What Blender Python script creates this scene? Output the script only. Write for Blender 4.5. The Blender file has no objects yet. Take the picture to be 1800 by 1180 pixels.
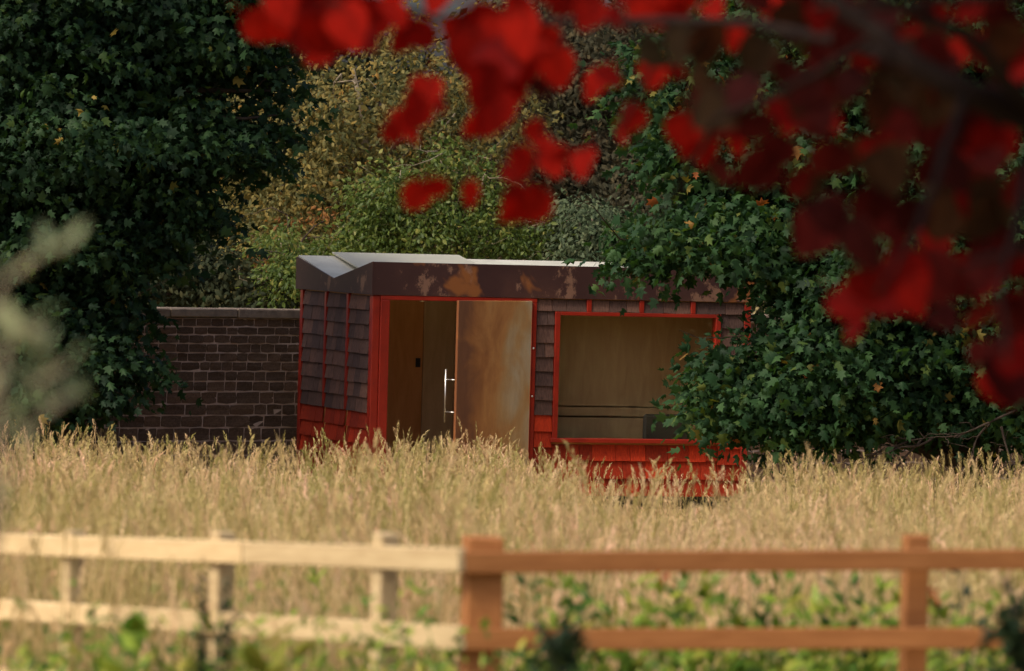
import bpy, bmesh, math, random
import numpy as np
from mathutils import Vector, Matrix

random.seed(7)
RNG = np.random.default_rng(11)
scene = bpy.context.scene

# ------------------------------------------------------------------ camera
PITCH, ROLL, CAM_Z, FPX = math.radians(1.45), 0.027, 3.6, 10000.0
_f = np.array([0, math.cos(PITCH), -math.sin(PITCH)])
_r0 = np.array([1.0, 0, 0])
_u0 = np.array([0, math.sin(PITCH), math.cos(PITCH)])
_r = math.cos(ROLL) * _r0 + math.sin(ROLL) * _u0
_u = math.cos(ROLL) * _u0 - math.sin(ROLL) * _r0
cam_d = bpy.data.cameras.new("camera")
cam = bpy.data.objects.new("camera", cam_d)
scene.collection.objects.link(cam)
cam.matrix_world = Matrix(((_r[0], _u[0], -_f[0], 0), (_r[1], _u[1], -_f[1], 0), (_r[2], _u[2], -_f[2], CAM_Z), (0, 0, 0, 1)))
cam_d.lens, cam_d.sensor_width = 200, 36
cam_d.clip_start, cam_d.clip_end = 0.5, 3000
cam_d.dof.use_dof = True
cam_d.dof.focus_distance = 66.5
cam_d.dof.aperture_fstop = 3.6
scene.camera = cam

# ------------------------------------------------------------------ sky, sun, exposure
SUN_AZ = np.array([-0.78, -0.62])          # towards the sun, on the ground plane
SUN_EL = math.radians(50)
sun_dir = Vector((SUN_AZ[0] * math.cos(SUN_EL), SUN_AZ[1] * math.cos(SUN_EL), math.sin(SUN_EL))).normalized()
world = bpy.data.worlds.new("World")
scene.world = world
world.use_nodes = True
nt = world.node_tree
bg = nt.nodes["Background"]
sky = nt.nodes.new("ShaderNodeTexSky")
sky.sky_type = 'NISHITA'
sky.sun_disc = False
sky.sun_elevation = SUN_EL
sky.sun_rotation = math.atan2(sun_dir.x, sun_dir.y)
sky.air_density, sky.dust_density, sky.ozone_density = 0.7, 6.0, 0.2
nt.links.new(sky.outputs[0], bg.inputs[0])
bg.inputs[1].default_value = 0.15
sl = bpy.data.lights.new("sun", 'SUN')
sun = bpy.data.objects.new("sun", sl)
scene.collection.objects.link(sun)
sl.energy, sl.angle, sl.color = 2.15, math.radians(10), (1.0, 0.89, 0.72)
sun.rotation_euler = sun_dir.to_track_quat('Z', 'Y').to_euler()
sun.location = (-30, 20, 30)
vs = scene.view_settings
vs.view_transform, vs.look, vs.exposure, vs.gamma, vs.use_curve_mapping = 'Standard', 'None', 0.33, 1.0, False
scene.render.engine = 'CYCLES'
scene.cycles.use_denoising = True
scene.cycles.max_bounces = 8
scene.cycles.transparent_max_bounces = 12

# ------------------------------------------------------------------ helpers
def P(px, py, Y):
    """world point seen at photograph pixel (px, py), at distance Y along the view"""
    d = _f + _r * (px - 900) / FPX + _u * (590 - py) / FPX
    k = Y / d[1]
    return np.array([d[0] * k, Y, CAM_Z + d[2] * k])

def ground_z(Y):
    return -0.15 + max(0.0, 64 - Y) * 0.0305

def link(o):
    scene.collection.objects.link(o)
    return o

def tag(o, label=None, cat=None, group=None, kind=None):
    if label: o["label"] = label
    if cat: o["category"] = cat
    if group: o["group"] = group
    if kind: o["kind"] = kind
    return o

def empty(name, loc=(0, 0, 0), rz=0.0):
    o = bpy.data.objects.new(name, None)
    o.location, o.rotation_euler = loc, (0, 0, rz)
    o.empty_display_size = 0.2
    return link(o)

def obj(name, me, mat=None, parent=None, loc=None):
    o = bpy.data.objects.new(name, me)
    if mat is not None and not me.materials: me.materials.append(mat)
    if parent is not None: o.parent = parent
    if loc is not None: o.location = loc
    return link(o)

def from_bm(bm, name, smooth=False):
    me = bpy.data.meshes.new(name)
    bm.normal_update(); bm.to_mesh(me); bm.free()
    if smooth: me.polygons.foreach_set("use_smooth", [True] * len(me.polygons))
    return me

def box(bm, x0, x1, y0, y1, z0, z1, jit=0.0, rnd=random):
    vs_ = []
    for (x, y, z) in ((x0, y0, z0), (x1, y0, z0), (x1, y1, z0), (x0, y1, z0), (x0, y0, z1), (x1, y0, z1), (x1, y1, z1), (x0, y1, z1)):
        vs_.append(bm.verts.new((x + rnd.uniform(-jit, jit), y + rnd.uniform(-jit, jit), z + rnd.uniform(-jit, jit))))
    fs = [bm.faces.new([vs_[i] for i in q]) for q in ((3, 2, 1, 0), (4, 5, 6, 7), (0, 1, 5, 4), (1, 2, 6, 5), (2, 3, 7, 6), (3, 0, 4, 7))]
    return vs_, fs

def box_mesh(name, x0, x1, y0, y1, z0, z1, bevel=0.0, jit=0.0):
    bm = bmesh.new()
    box(bm, x0, x1, y0, y1, z0, z1, jit)
    if bevel: bmesh.ops.bevel(bm, geom=bm.edges[:], offset=bevel, segments=1, affect='EDGES')
    return from_bm(bm, name)

def bx(name, x0, x1, y0, y1, z0, z1, mat, parent, bevel=0.0, jit=0.0):
    return obj(name, box_mesh(name, x0, x1, y0, y1, z0, z1, bevel, jit), mat, parent)

def tube_into(bm, pts, radii, seg=7):
    """a tapered tube along a polyline"""
    pts = [Vector(p) for p in pts]
    rings = []
    for i, p in enumerate(pts):
        t = (pts[min(i + 1, len(pts) - 1)] - pts[max(i - 1, 0)]).normalized()
        a = t.cross(Vector((0.31, 0.17, 0.93)))
        if a.length < 1e-3: a = t.cross(Vector((1, 0, 0)))
        a.normalize(); b = t.cross(a)
        rings.append([bm.verts.new(p + (a * math.cos(6.2832 * k / seg) + b * math.sin(6.2832 * k / seg)) * radii[i]) for k in range(seg)])
    for i in range(len(rings) - 1):
        for k in range(seg):
            bm.faces.new((rings[i][k], rings[i][(k + 1) % seg], rings[i + 1][(k + 1) % seg], rings[i + 1][k]))
    bm.faces.new(rings[-1]); bm.faces.new(list(reversed(rings[0])))

def wiggly(a, b, n=8, amp=0.1, sag=0.0, rnd=random):
    a, b = Vector(a), Vector(b)
    L = (b - a).length
    vv = [Vector((rnd.uniform(-1, 1), rnd.uniform(-1, 1), rnd.uniform(-1, 1))) * k for k in (.7, .45, .28)]
    out = []
    for i in range(n + 1):
        t = i / n
        p = a.lerp(b, t)
        w = math.sin(math.pi * t)
        p += (vv[0] * w + vv[1] * math.sin(2 * math.pi * t) + vv[2] * math.sin(3 * math.pi * t)) * amp * L
        p.z += sag * w * L
        out.append(p)
    return out

# ------------------------------------------------------------------ materials
class N:
    """small node-tree writer"""
    def __init__(self, name):
        self.m = bpy.data.materials.new(name)
        self.m.use_nodes = True
        self.t = self.m.node_tree
        self.b = self.t.nodes["Principled BSDF"]
        self.out = self.t.nodes["Material Output"]
        self._co = None
    def n(self, kind, **kw):
        o = self.t.nodes.new(kind)
        for k, v in kw.items(): setattr(o, k, v)
        return o
    def l(self, a, b): self.t.links.new(a, b)
    def co(self, which="Object"):
        if self._co is None: self._co = self.n("ShaderNodeTexCoord")
        return self._co.outputs[which]
    def mapped(self, scale=(1, 1, 1), which="Object", loc=(0, 0, 0)):
        m = self.n("ShaderNodeMapping")
        m.inputs["Scale"].default_value = scale
        m.inputs["Location"].default_value = loc
        self.l(self.co(which), m.inputs["Vector"])
        return m.outputs[0]
    def noise(self, scale, vec=None, detail=5, rough=0.6, dist=0.0):
        o = self.n("ShaderNodeTexNoise")
        o.inputs["Scale"].default_value = scale
        o.inputs["Detail"].default_value = detail
        o.inputs["Roughness"].default_value = rough
        o.inputs["Distortion"].default_value = dist
        self.l(vec if vec is not None else self.co(), o.inputs["Vector"])
        return o.outputs["Fac"]
    def ramp(self, fac, stops):
        r = self.n("ShaderNodeValToRGB")
        els = r.color_ramp.elements
        while len(els) < len(stops): els.new(0.5)
        for e, (p, c) in zip(els, stops):
            e.position = p
            e.color = (*c, 1) if len(c) == 3 else c
        self.l(fac, r.inputs[0])
        return r.outputs[0]
    def mix(self, fac, a, b, mode='MIX'):
        x = self.n("ShaderNodeMix", data_type='RGBA', blend_type=mode)
        for s, v in ((x.inputs[0], fac), (x.inputs[6], a), (x.inputs[7], b)):
            if isinstance(v, (int, float)): s.default_value = v
            elif isinstance(v, tuple): s.default_value = (*v, 1)
            else: self.l(v, s)
        return x.outputs[2]
    def math(self, op, a, b=0.0):
        x = self.n("ShaderNodeMath", operation=op)
        for s, v in ((x.inputs[0], a), (x.inputs[1], b)):
            if isinstance(v, (int, float)): s.default_value = v
            else: self.l(v, s)
        return x.outputs[0]
    def attr(self, name):
        a = self.n("ShaderNodeAttribute", attribute_name=name)
        return a.outputs["Fac"]
    def objrand(self):
        return self.n("ShaderNodeObjectInfo").outputs["Random"]
    def bump(self, h, strength=0.3, dist=0.01):
        b = self.n("ShaderNodeBump")
        b.inputs["Strength"].default_value = strength
        b.inputs["Distance"].default_value = dist
        self.l(h, b.inputs["Height"])
        self.l(b.outputs[0], self.b.inputs["Normal"])
    def base(self, c, rough=0.7, metal=0.0, spec=None):
        if isinstance(c, tuple): self.b.inputs["Base Color"].default_value = (*c, 1)
        else: self.l(c, self.b.inputs["Base Color"])
        if isinstance(rough, (int, float)): self.b.inputs["Roughness"].default_value = rough
        else: self.l(rough, self.b.inputs["Roughness"])
        self.b.inputs["Metallic"].default_value = metal
        if spec is not None: self.b.inputs["Specular IOR Level"].default_value = spec
        return self

def leaf_mat(name, stops, trans=0.35, rough=0.5, spec=0.3, tcol=None, use_obj=False, mottle=0.0):
    a = N(name)
    fac = a.objrand() if use_obj else a.attr("tint")
    col = a.ramp(fac, stops)
    if mottle:                                # random dark blotches painting veins and uneven shading into the leaf
        col = a.mix(mottle, col, a.ramp(a.noise(2.2, detail=4, rough=.6), [(0.36, (0.22, 0.2, 0.25)), (0.52, (0.9, 0.9, 0.9)), (0.7, (1.25, 1.2, 1.1))]), 'MULTIPLY')
    a.base(col, rough, 0, spec)
    tr = a.n("ShaderNodeBsdfTranslucent")
    if tcol is None:
        a.l(col, tr.inputs[0])
    else:
        a.l(a.mix(1.0, col, tcol, 'MULTIPLY'), tr.inputs[0])
    mx = a.n("ShaderNodeMixShader")
    mx.inputs[0].default_value = trans
    a.l(a.b.outputs[0], mx.inputs[1]); a.l(tr.outputs[0], mx.inputs[2]); a.l(mx.outputs[0], a.out.inputs[0])
    return a.m

M = {}
def make_materials():
    # soil under the meadow
    a = N("soil"); v = a.noise(0.7, detail=8)
    a.base(a.ramp(v, [(0.3, (0.20, 0.155, 0.065)), (0.6, (0.30, 0.235, 0.10)), (0.8, (0.17, 0.18, 0.055))]), 0.95, spec=0.1); a.bump(a.noise(14), 0.8, 0.05); M["soil"] = a.m
    # sandstone and mortar
    a = N("stone"); v = a.noise(9, detail=9, rough=0.7); r = a.objrand()
    c = a.ramp(v, [(0.25, (0.080, 0.054, 0.038)), (0.5, (0.165, 0.110, 0.076)), (0.75, (0.27, 0.185, 0.13))])
    c = a.mix(0.7, c, a.ramp(r, [(0, (0.55, 0.5, 0.5)), (0.5, (0.85, 0.8, 0.78)), (1, (1.15, 1.0, 0.92))]), 'MULTIPLY')
    a.base(c, 0.92, spec=0.15); a.bump(a.noise(40, detail=8, rough=0.75), 0.9, 0.015); M["stone"] = a.m
    a = N("mortar"); v = a.noise(15, detail=6)
    a.base(a.ramp(v, [(0.3, (0.50, 0.36, 0.29)), (0.7, (0.68, 0.52, 0.43))]), 0.95, spec=0.1); a.bump(a.noise(60), 0.6, 0.01); M["mortar"] = a.m
    a = N("coping_stone"); v = a.noise(5, detail=9, rough=0.7)
    a.base(a.ramp(v, [(0.3, (0.13, 0.10, 0.08)), (0.55, (0.27, 0.21, 0.16)), (0.75, (0.36, 0.30, 0.22))]), 0.9, spec=0.15); a.bump(a.noise(30, detail=8), 0.7, 0.012); M["coping"] = a.m
    # weathered cedar shingle, each its own tone
    def shingle(name, lo, hi):
        a = N(name); g = a.noise(9, a.mapped((9, 9, 0.7)), detail=8, rough=0.7); r = a.objrand()
        c = a.ramp(g, [(0.28, lo), (0.72, hi)])
        c = a.mix(0.85, c, a.ramp(r, [(0, (0.55, 0.5, 0.55)), (0.35, (0.8, 0.72, 0.72)), (0.7, (1.05, 0.88, 0.82)), (1, (1.6, 1.25, 1.05))]), 'MULTIPLY')
        a.base(c, 0.85, spec=0.2); a.bump(g, 0.6, 0.006); return a.m
    M["shingle"] = shingle("cedar_shingle", (0.036, 0.021, 0.019), (0.150, 0.096, 0.078))
    M["shingle_red"] = shingle("red_painted_shingle", (0.17, 0.013, 0.005), (0.48, 0.050, 0.014))
    a = N("red_paint"); v = a.noise(3, detail=6); r = a.objrand()
    c = a.ramp(v, [(0.3, (0.18, 0.010, 0.004)), (0.7, (0.31, 0.019, 0.006))])
    c = a.mix(a.math('MULTIPLY', a.ramp(a.noise(22, a.mapped((1, 1, 0.3)), detail=8), [(0.62, (0, 0, 0)), (0.72, (1, 1, 1))]), 0.6), c, (0.12, 0.02, 0.012))
    a.base(c, 0.42, spec=0.4); a.bump(a.noise(30, a.mapped((1, 1, 0.15))), 0.15, 0.004); M["red"] = a.m
    # weathering steel
    def steel(name, cols, mid, orange, amount, big=1.2, metal=0.0, rough=0.55):
        a = N(name)
        v = a.noise(big, detail=7, rough=0.6, dist=0.4); w = a.noise(7, a.mapped((1, 1, 0.7)), detail=10, rough=0.75)
        c = a.ramp(v, [(0.3, cols[0]), (0.55, cols[1]), (0.8, cols[2])])
        c = a.mix(a.ramp(a.noise(1.35, a.mapped((1, 1, 0.6), loc=(3.1, 1.7, 0.4)), detail=4, dist=0.6), [(mid, (0, 0, 0)), (mid + 0.04, (amount,) * 3)]), c, orange)
        c = a.mix(a.ramp(a.math('MULTIPLY', w, a.noise(2.3, detail=2)), [(0.30, (0, 0, 0)), (0.345, (0.75,) * 3)]), c, (0.22, 0.12, 0.08))
        a.base(c, rough, metal, spec=0.25); a.bump(w, 0.12, 0.004); return a.m
    M["fascia"] = steel("weathering_steel_fascia", ((0.032, 0.013, 0.013), (0.046, 0.020, 0.018), (0.078, 0.034, 0.024)), 0.60, (0.24, 0.085, 0.022), 0.8)
    a = N("rusted_door_steel")
    w = a.noise(14, a.mapped((1, 1, 0.25)), detail=8, rough=.7)
    sp = a.n("ShaderNodeSeparateXYZ"); a.l(a.co(), sp.inputs[0])
    v = a.math('ADD', a.math('MULTIPLY', sp.outputs[0], 0.42), a.math('ADD', 0.30, a.math('MULTIPLY', a.noise(2.1, a.mapped((1, 1, 0.6)), detail=5, rough=.55, dist=.5), 0.85)))
    c = a.ramp(v, [(0.22, (0.20, 0.075, 0.030)), (0.36, (0.38, 0.145, 0.038)), (0.50, (0.52, 0.235, 0.068)), (0.62, (0.53, 0.32, 0.13)), (0.76, (0.56, 0.44, 0.28))])  # tone is darker towards the free edge, paler towards the hinge
    c = a.mix(0.35, c, a.ramp(w, [(0.3, (0.55, 0.45, 0.38)), (0.6, (1.0, 1.0, 1.0))]), 'MULTIPLY')
    a.base(c, 0.4, spec=0.4); a.bump(w, 0.1, 0.003); M["door_steel"] = a.m
    a = N("roof_membrane"); v = a.noise(2.5, detail=8)
    a.base(a.ramp(v, [(0.3, (0.36, 0.35, 0.29)), (0.7, (0.50, 0.49, 0.42))]), 0.55, spec=0.5); M["roof"] = a.m
    a = N("white_sheet"); v = a.noise(1.3, detail=5)
    c = a.ramp(v, [(0.3, (0.58, 0.57, 0.48)), (0.7, (0.70, 0.69, 0.59))])
    a.base(c, 0.35, spec=0.5)
    tr = a.n("ShaderNodeBsdfTranslucent"); a.l(c, tr.inputs[0]); mx = a.n("ShaderNodeMixShader"); mx.inputs[0].default_value = 0.45
    a.l(a.b.outputs[0], mx.inputs[1]); a.l(tr.outputs[0], mx.inputs[2]); a.l(mx.outputs[0], a.out.inputs[0]); M["white_sheet"] = a.m  # translucency added to pass light into the doorway
    a = N("plywood"); v = a.noise(3.5, a.mapped((3, 3, 0.5)), detail=8, dist=0.8)
    a.base(a.ramp(v, [(0.3, (0.52, 0.22, 0.060)), (0.7, (0.64, 0.30, 0.10))]), 0.5, spec=0.4); M["ply"] = a.m
    a = N("plywood_pale"); v = a.noise(3.5, a.mapped((3, 3, 0.5)), detail=8, dist=0.8)
    a.base(a.ramp(v, [(0.3, (0.52, 0.34, 0.17)), (0.7, (0.64, 0.45, 0.24))]), 0.5, spec=0.4); M["ply_pale"] = a.m
    a = N("dark_floor"); a.base(a.ramp(a.noise(4), [(0.3, (0.05, 0.035, 0.02)), (0.7, (0.09, 0.06, 0.035))]), 0.6); M["dark_floor"] = a.m
    a = N("black_plastic"); a.base(a.ramp(a.noise(8), [(0.3, (0.010, 0.010, 0.011)), (0.7, (0.016, 0.016, 0.018))]), 0.55); M["black"] = a.m
    a = N("brushed_steel"); a.base(a.ramp(a.noise(30, a.mapped((1, 1, 0.1))), [(0.3, (0.55, 0.53, 0.5)), (0.7, (0.7, 0.68, 0.64))]), 0.3, 0.9); M["chrome"] = a.m
    a = N("window_glass")
    gl = a.n("ShaderNodeBsdfGlossy"); gl.inputs["Roughness"].default_value = 0.02; gl.inputs["Color"].default_value = (0.9, 0.93, 0.92, 1)
    tr = a.n("ShaderNodeBsdfTransparent"); tr.inputs[0].default_value = (0.96, 0.96, 0.94, 1)
    fr = a.n("ShaderNodeFresnel"); fr.inputs["IOR"].default_value = 1.45
    mx = a.n("ShaderNodeMixShader")
    a.l(a.math('MULTIPLY', fr.outputs[0], 0.5), mx.inputs[0]); a.l(tr.outputs[0], mx.inputs[1]); a.l(gl.outputs[0], mx.inputs[2]); a.l(mx.outputs[0], a.out.inputs[0]); M["glass"] = a.m
    # fence timber
    def timber(name, lo, hi):
        a = N(name); g = a.noise(6, a.mapped((0.6, 6, 6)), detail=8, rough=0.65, dist=0.6); r = a.objrand()
        c = a.ramp(g, [(0.3, lo), (0.7, hi)])
        vo = a.n("ShaderNodeTexVoronoi"); vo.inputs["Scale"].default_value = 3.6; a.l(a.mapped((1, 0.0, 1)), vo.inputs["Vector"])
        c = a.mix(a.ramp(vo.outputs["Distance"], [(0.05, (0.9,) * 3), (0.12, (0, 0, 0))]), c, (0.075, 0.03, 0.014))
        c = a.mix(0.6, c, a.ramp(r, [(0, (0.75, 0.72, 0.7)), (1, (1.15, 1.1, 1.05))]), 'MULTIPLY')
        a.base(c, 0.75, spec=0.25); a.bump(g, 0.3, 0.004); return a.m
    M["timber"] = timber("sawn_softwood_shaded", (0.25, 0.098, 0.030), (0.38, 0.165, 0.058))  # same wood as the other run, shade put into its colour
    M["timber_sunlit"] = timber("sawn_softwood_sunlit", (0.45, 0.33, 0.175), (0.62, 0.49, 0.285))  # same wood again, sunlight put into its paler colour
    # bark
    def bark(name, lo, hi):
        a = N(name); v = a.noise(7, a.mapped((1, 1, 0.3)), detail=8, rough=0.7)
        a.base(a.ramp(v, [(0.3, lo), (0.7, hi)]), 0.97, spec=0.03); a.bump(v, 0.8, 0.02); return a.m
    M["bark"] = bark("dark_bark", (0.030, 0.022, 0.018), (0.075, 0.056, 0.044))
    M["bark_grey"] = bark("grey_twig_bark", (0.15, 0.12, 0.085), (0.30, 0.25, 0.18))
    M["bark_red"] = bark("red_tree_bark", (0.009, 0.006, 0.006), (0.026, 0.018, 0.015))
    # foliage
    M["maple_dark"] = leaf_mat("maple_leaf_dark", [(0, (0.006, 0.016, 0.008)), (0.45, (0.012, 0.034, 0.014)), (0.85, (0.026, 0.060, 0.020)), (0.97, (0.050, 0.085, 0.020)), (0.985, (0.24, 0.17, 0.035))], 0.30, 0.6, 0.16, (1.4, 1.4, 0.5))
    M["maple_green"] = leaf_mat("maple_leaf_green", [(0, (0.007, 0.020, 0.009)), (0.45, (0.018, 0.050, 0.018)), (0.8, (0.038, 0.086, 0.026)), (0.93, (0.085, 0.120, 0.026)), (0.97, (0.19, 0.14, 0.03)), (1.0, (0.26, 0.075, 0.02))], 0.34, 0.6, 0.16, (1.4, 1.4, 0.5))
    M["golden"] = leaf_mat("golden_autumn_leaf", [(0, (0.050, 0.062, 0.022)), (0.35, (0.105, 0.105, 0.034)), (0.65, (0.19, 0.155, 0.045)), (0.9, (0.28, 0.20, 0.050)), (1.0, (0.36, 0.17, 0.035))], 0.35, 0.6, 0.2)
    M["lime"] = leaf_mat("fresh_green_leaf", [(0, (0.036, 0.066, 0.014)), (0.4, (0.070, 0.115, 0.020)), (0.8, (0.145, 0.185, 0.032)), (1.0, (0.28, 0.26, 0.06))], 0.45, 0.5, 0.3)
    M["greygreen"] = leaf_mat("grey_green_leaf", [(0, (0.035, 0.058, 0.028)), (0.6, (0.075, 0.105, 0.050)), (1.0, (0.13, 0.15, 0.075))], 0.3, 0.6, 0.2)
    M["orange"] = leaf_mat("orange_autumn_leaf", [(0, (0.11, 0.050, 0.018)), (0.6, (0.23, 0.10, 0.026)), (1.0, (0.34, 0.17, 0.04))], 0.4, 0.6, 0.2)
    M["wood_dark"] = leaf_mat("dark_woodland_leaf", [(0, (0.012, 0.018, 0.010)), (0.6, (0.028, 0.036, 0.017)), (1.0, (0.060, 0.056, 0.022))], 0.25, 0.7, 0.1)
    M["umber"] = leaf_mat("brown_woodland_leaf", [(0, (0.028, 0.030, 0.018)), (0.6, (0.055, 0.050, 0.028)), (1.0, (0.10, 0.075, 0.035))], 0.25, 0.7, 0.1)
    M["pale"] = leaf_mat("silver_green_leaf", [(0, (0.15, 0.20, 0.10)), (0.5, (0.29, 0.34, 0.20)), (1.0, (0.44, 0.44, 0.24))], 0.4, 0.6, 0.2, use_obj=True)
    M["weed"] = leaf_mat("weed_leaf", [(0, (0.08, 0.17, 0.018)), (0.5, (0.18, 0.28, 0.028)), (0.85, (0.31, 0.36, 0.045)), (1, (0.42, 0.38, 0.06))], 0.4, 0.5, 0.3)
    M["weed_mid"] = leaf_mat("mid_green_weed_leaf", [(0, (0.03, 0.075, 0.012)), (0.6, (0.07, 0.14, 0.02)), (1, (0.14, 0.2, 0.03))], 0.35, 0.5, 0.3)
    M["weed_dark"] = leaf_mat("dark_weed_leaf", [(0, (0.012, 0.028, 0.012)), (1, (0.030, 0.055, 0.018))], 0.2, 0.5, 0.3)
    M["weed_yellow"] = leaf_mat("yellow_weed_leaf", [(0, (0.14, 0.17, 0.02)), (1, (0.30, 0.27, 0.035))], 0.4, 0.5, 0.3)
    M["flower_red"] = leaf_mat("red_flower", [(0, (0.40, 0.05, 0.02)), (1, (0.55, 0.09, 0.03))], 0.3, 0.6, 0.2)
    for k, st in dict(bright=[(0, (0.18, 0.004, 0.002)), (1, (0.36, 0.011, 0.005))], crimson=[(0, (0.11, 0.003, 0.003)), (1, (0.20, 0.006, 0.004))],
                      shaded_maroon=[(0, (0.030, 0.005, 0.005)), (1, (0.075, 0.007, 0.006))], shaded_olive=[(0, (0.022, 0.016, 0.008)), (1, (0.050, 0.024, 0.011))]).items():  # the two darkest kinds carry crown shade in their colour
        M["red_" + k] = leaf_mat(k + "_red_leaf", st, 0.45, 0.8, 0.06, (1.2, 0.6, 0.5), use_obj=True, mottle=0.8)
    M["red_crown"] = leaf_mat("red_crown_leaf", [(0, (0.04, 0.006, 0.005)), (0.6, (0.15, 0.008, 0.006)), (1, (0.32, 0.010, 0.006))], 0.4, 0.8, 0.06)
    # dry meadow grass
    a = N("dry_grass"); t = a.attr("tint"); r = a.objrand()
    c = a.ramp(t, [(0.0, (0.15, 0.155, 0.05)), (0.25, (0.30, 0.26, 0.105)), (0.5, (0.48, 0.375, 0.215)), (0.8, (0.64, 0.505, 0.335)), (1.0, (0.73, 0.58, 0.435))])
    c = a.mix(0.8, c, a.ramp(r, [(0, (0.70, 0.76, 0.50)), (0.3, (0.95, 0.95, 0.8)), (0.7, (1.05, 0.98, 0.95)), (1, (1.2, 1.06, 1.05))]), 'MULTIPLY')
    pl = a.noise(0.42, a.n("ShaderNodeObjectInfo").outputs["Location"], detail=3, rough=0.6)
    c = a.mix(1.0, c, a.ramp(pl, [(0.34, (0.60, 0.70, 0.38)), (0.45, (0.92, 0.95, 0.68)), (0.55, (1.0, 0.95, 0.86)), (0.66, (1.12, 1.0, 0.92))]), 'MULTIPLY')
    a.base(c, 0.75, spec=0.2)
    tr = a.n("ShaderNodeBsdfTranslucent"); a.l(c, tr.inputs[0])
    mx = a.n("ShaderNodeMixShader"); mx.inputs[0].default_value = 0.35
    a.l(a.b.outputs[0], mx.inputs[1]); a.l(tr.outputs[0], mx.inputs[2]); a.l(mx.outputs[0], a.out.inputs[0]); M["grass"] = a.m
make_materials()

# ------------------------------------------------------------------ leaf clouds
def maple_template():
    half = [(0.16, -0.03), (0.52, 0.16), (0.27, 0.34), (0.54, 0.70), (0.20, 0.66), ]
    out = [(0, 0)] + half + [(0, 1.06)] + [(-x, y) for x, y in reversed(half)]
    v = [(0, 0.38, 0.06)] + [(x, y, -0.22 * abs(x) - 0.10 * max(0, y - 0.5)) for x, y in out]
    n = len(out)
    f = [(0, 1 + i, 1 + (i + 1) % n) for i in range(n)]
    return np.array(v, float), np.array(f)

def oval_template(w=0.28):
    v = [(0, 0, 0), (w, 0.35, -0.08), (w * 0.7, 0.72, -0.1), (0, 1, -0.14), (-w * 0.7, 0.72, -0.1), (-w, 0.35, -0.08), (0, 0.5, 0.03)]
    f = [(6, 0, 1), (6, 1, 2), (6, 2, 3), (6, 3, 4), (6, 4, 5), (6, 5, 0)]
    return np.array(v, float), np.array(f)

def quad_template(w=0.3):
    v = [(0, 0, 0), (w, 0.45, -0.07), (0, 1, -0.05), (-w, 0.45, -0.07)]
    return np.array(v, float), np.array([(0, 1, 2), (0, 2, 3)])

def cloud_mesh(name, tmpl, pos, nrm, tip, size, tint):
    tv, tf = tmpl
    n, k = len(pos), len(tv)
    nrm = nrm / np.linalg.norm(nrm, axis=1, keepdims=True)
    tip = tip - nrm * np.sum(tip * nrm, axis=1, keepdims=True)
    tip = tip / (np.linalg.norm(tip, axis=1, keepdims=True) + 1e-9)
    sd = np.cross(tip, nrm)
    g = np.random.default_rng(n)
    sx, sz = g.uniform(.62, 1.08, (n, 1, 1)), g.uniform(-.6, 2.6, (n, 1, 1))
    V = (pos[:, None, :] + size[:, None, None] * (sd[:, None, :] * tv[None, :, 0:1] * sx + tip[:, None, :] * tv[None, :, 1:2] + nrm[:, None, :] * tv[None, :, 2:3] * sz)).reshape(-1, 3)
    F = (tf[None] + (np.arange(n) * k)[:, None, None]).reshape(-1, 3)
    me = bpy.data.meshes.new(name)
    me.vertices.add(len(V)); me.vertices.foreach_set("co", V.astype(np.float32).ravel())
    me.loops.add(F.size); me.loops.foreach_set("vertex_index", F.astype(np.int32).ravel())
    me.polygons.add(len(F)); me.polygons.foreach_set("loop_start", (np.arange(len(F)) * 3).astype(np.int32))
    me.update(calc_edges=True)
    at = me.attributes.new("tint", 'FLOAT', 'POINT')
    at.data.foreach_set("value", np.repeat(tint, k).astype(np.float32))
    return me

def sprays(blobs, leaf, spray_r=0.34, per=22, flat=0.45, up=0.55, outw=0.6, rnd_=0.55, toward=0.25, rng=RNG, power=0.45, turned=.011):
    """leaf positions gathered in flattened sprays through ellipsoid blobs (centre, radii, number of sprays)"""
    pos, nrm, tip, size, tint = [], [], [], [], []
    for c, rad, ns in blobs:
        c, rad = np.array(c, float), np.array(rad, float)
        d = rng.normal(size=(ns, 3)); d /= np.linalg.norm(d, axis=1, keepdims=True)
        rr = rng.random(ns) ** power
        sc = c + d * rr[:, None] * rad
        m = rng.poisson(per, ns).clip(3)
        idx = np.repeat(np.arange(ns), m)
        q = rng.normal(size=(len(idx), 3)) * spray_r * 0.6
        q[:, 2] *= flat
        q[:, 2] -= 0.25 * (q[:, 0] ** 2 + q[:, 1] ** 2) / spray_r
        p = sc[idx] + q
        od = d[idx] * np.array([1, 1, 0.5])
        pos.append(p)
        nn = od * outw + np.array([0, -toward, up]) + rng.normal(size=p.shape) * rnd_
        nrm.append(nn)
        tip.append(q / spray_r + od * 0.4 + np.array([0, 0, -0.55]) + rng.normal(size=p.shape) * 0.35)
        size.append(leaf * rng.uniform(0.45, 1.25, len(p)))
        t = rng.random(ns)[idx] * 0.45 + rng.random(len(p)) * 0.55
        t = np.where(rng.random(len(p)) < turned, rng.uniform(.90, 1, len(p)), t * 1.02)
        tint.append(t)
    return [np.concatenate(x) for x in (pos, nrm, tip, size, tint)]

def pblob(px, py, Y, rx, ry, dy, ns):
    """an ellipsoid of foliage with its centre and radii in metres, read from the photograph at distance Y"""
    s = Y / FPX
    return (P(px, py, Y), (rx * s, dy, ry * s), ns)

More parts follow.
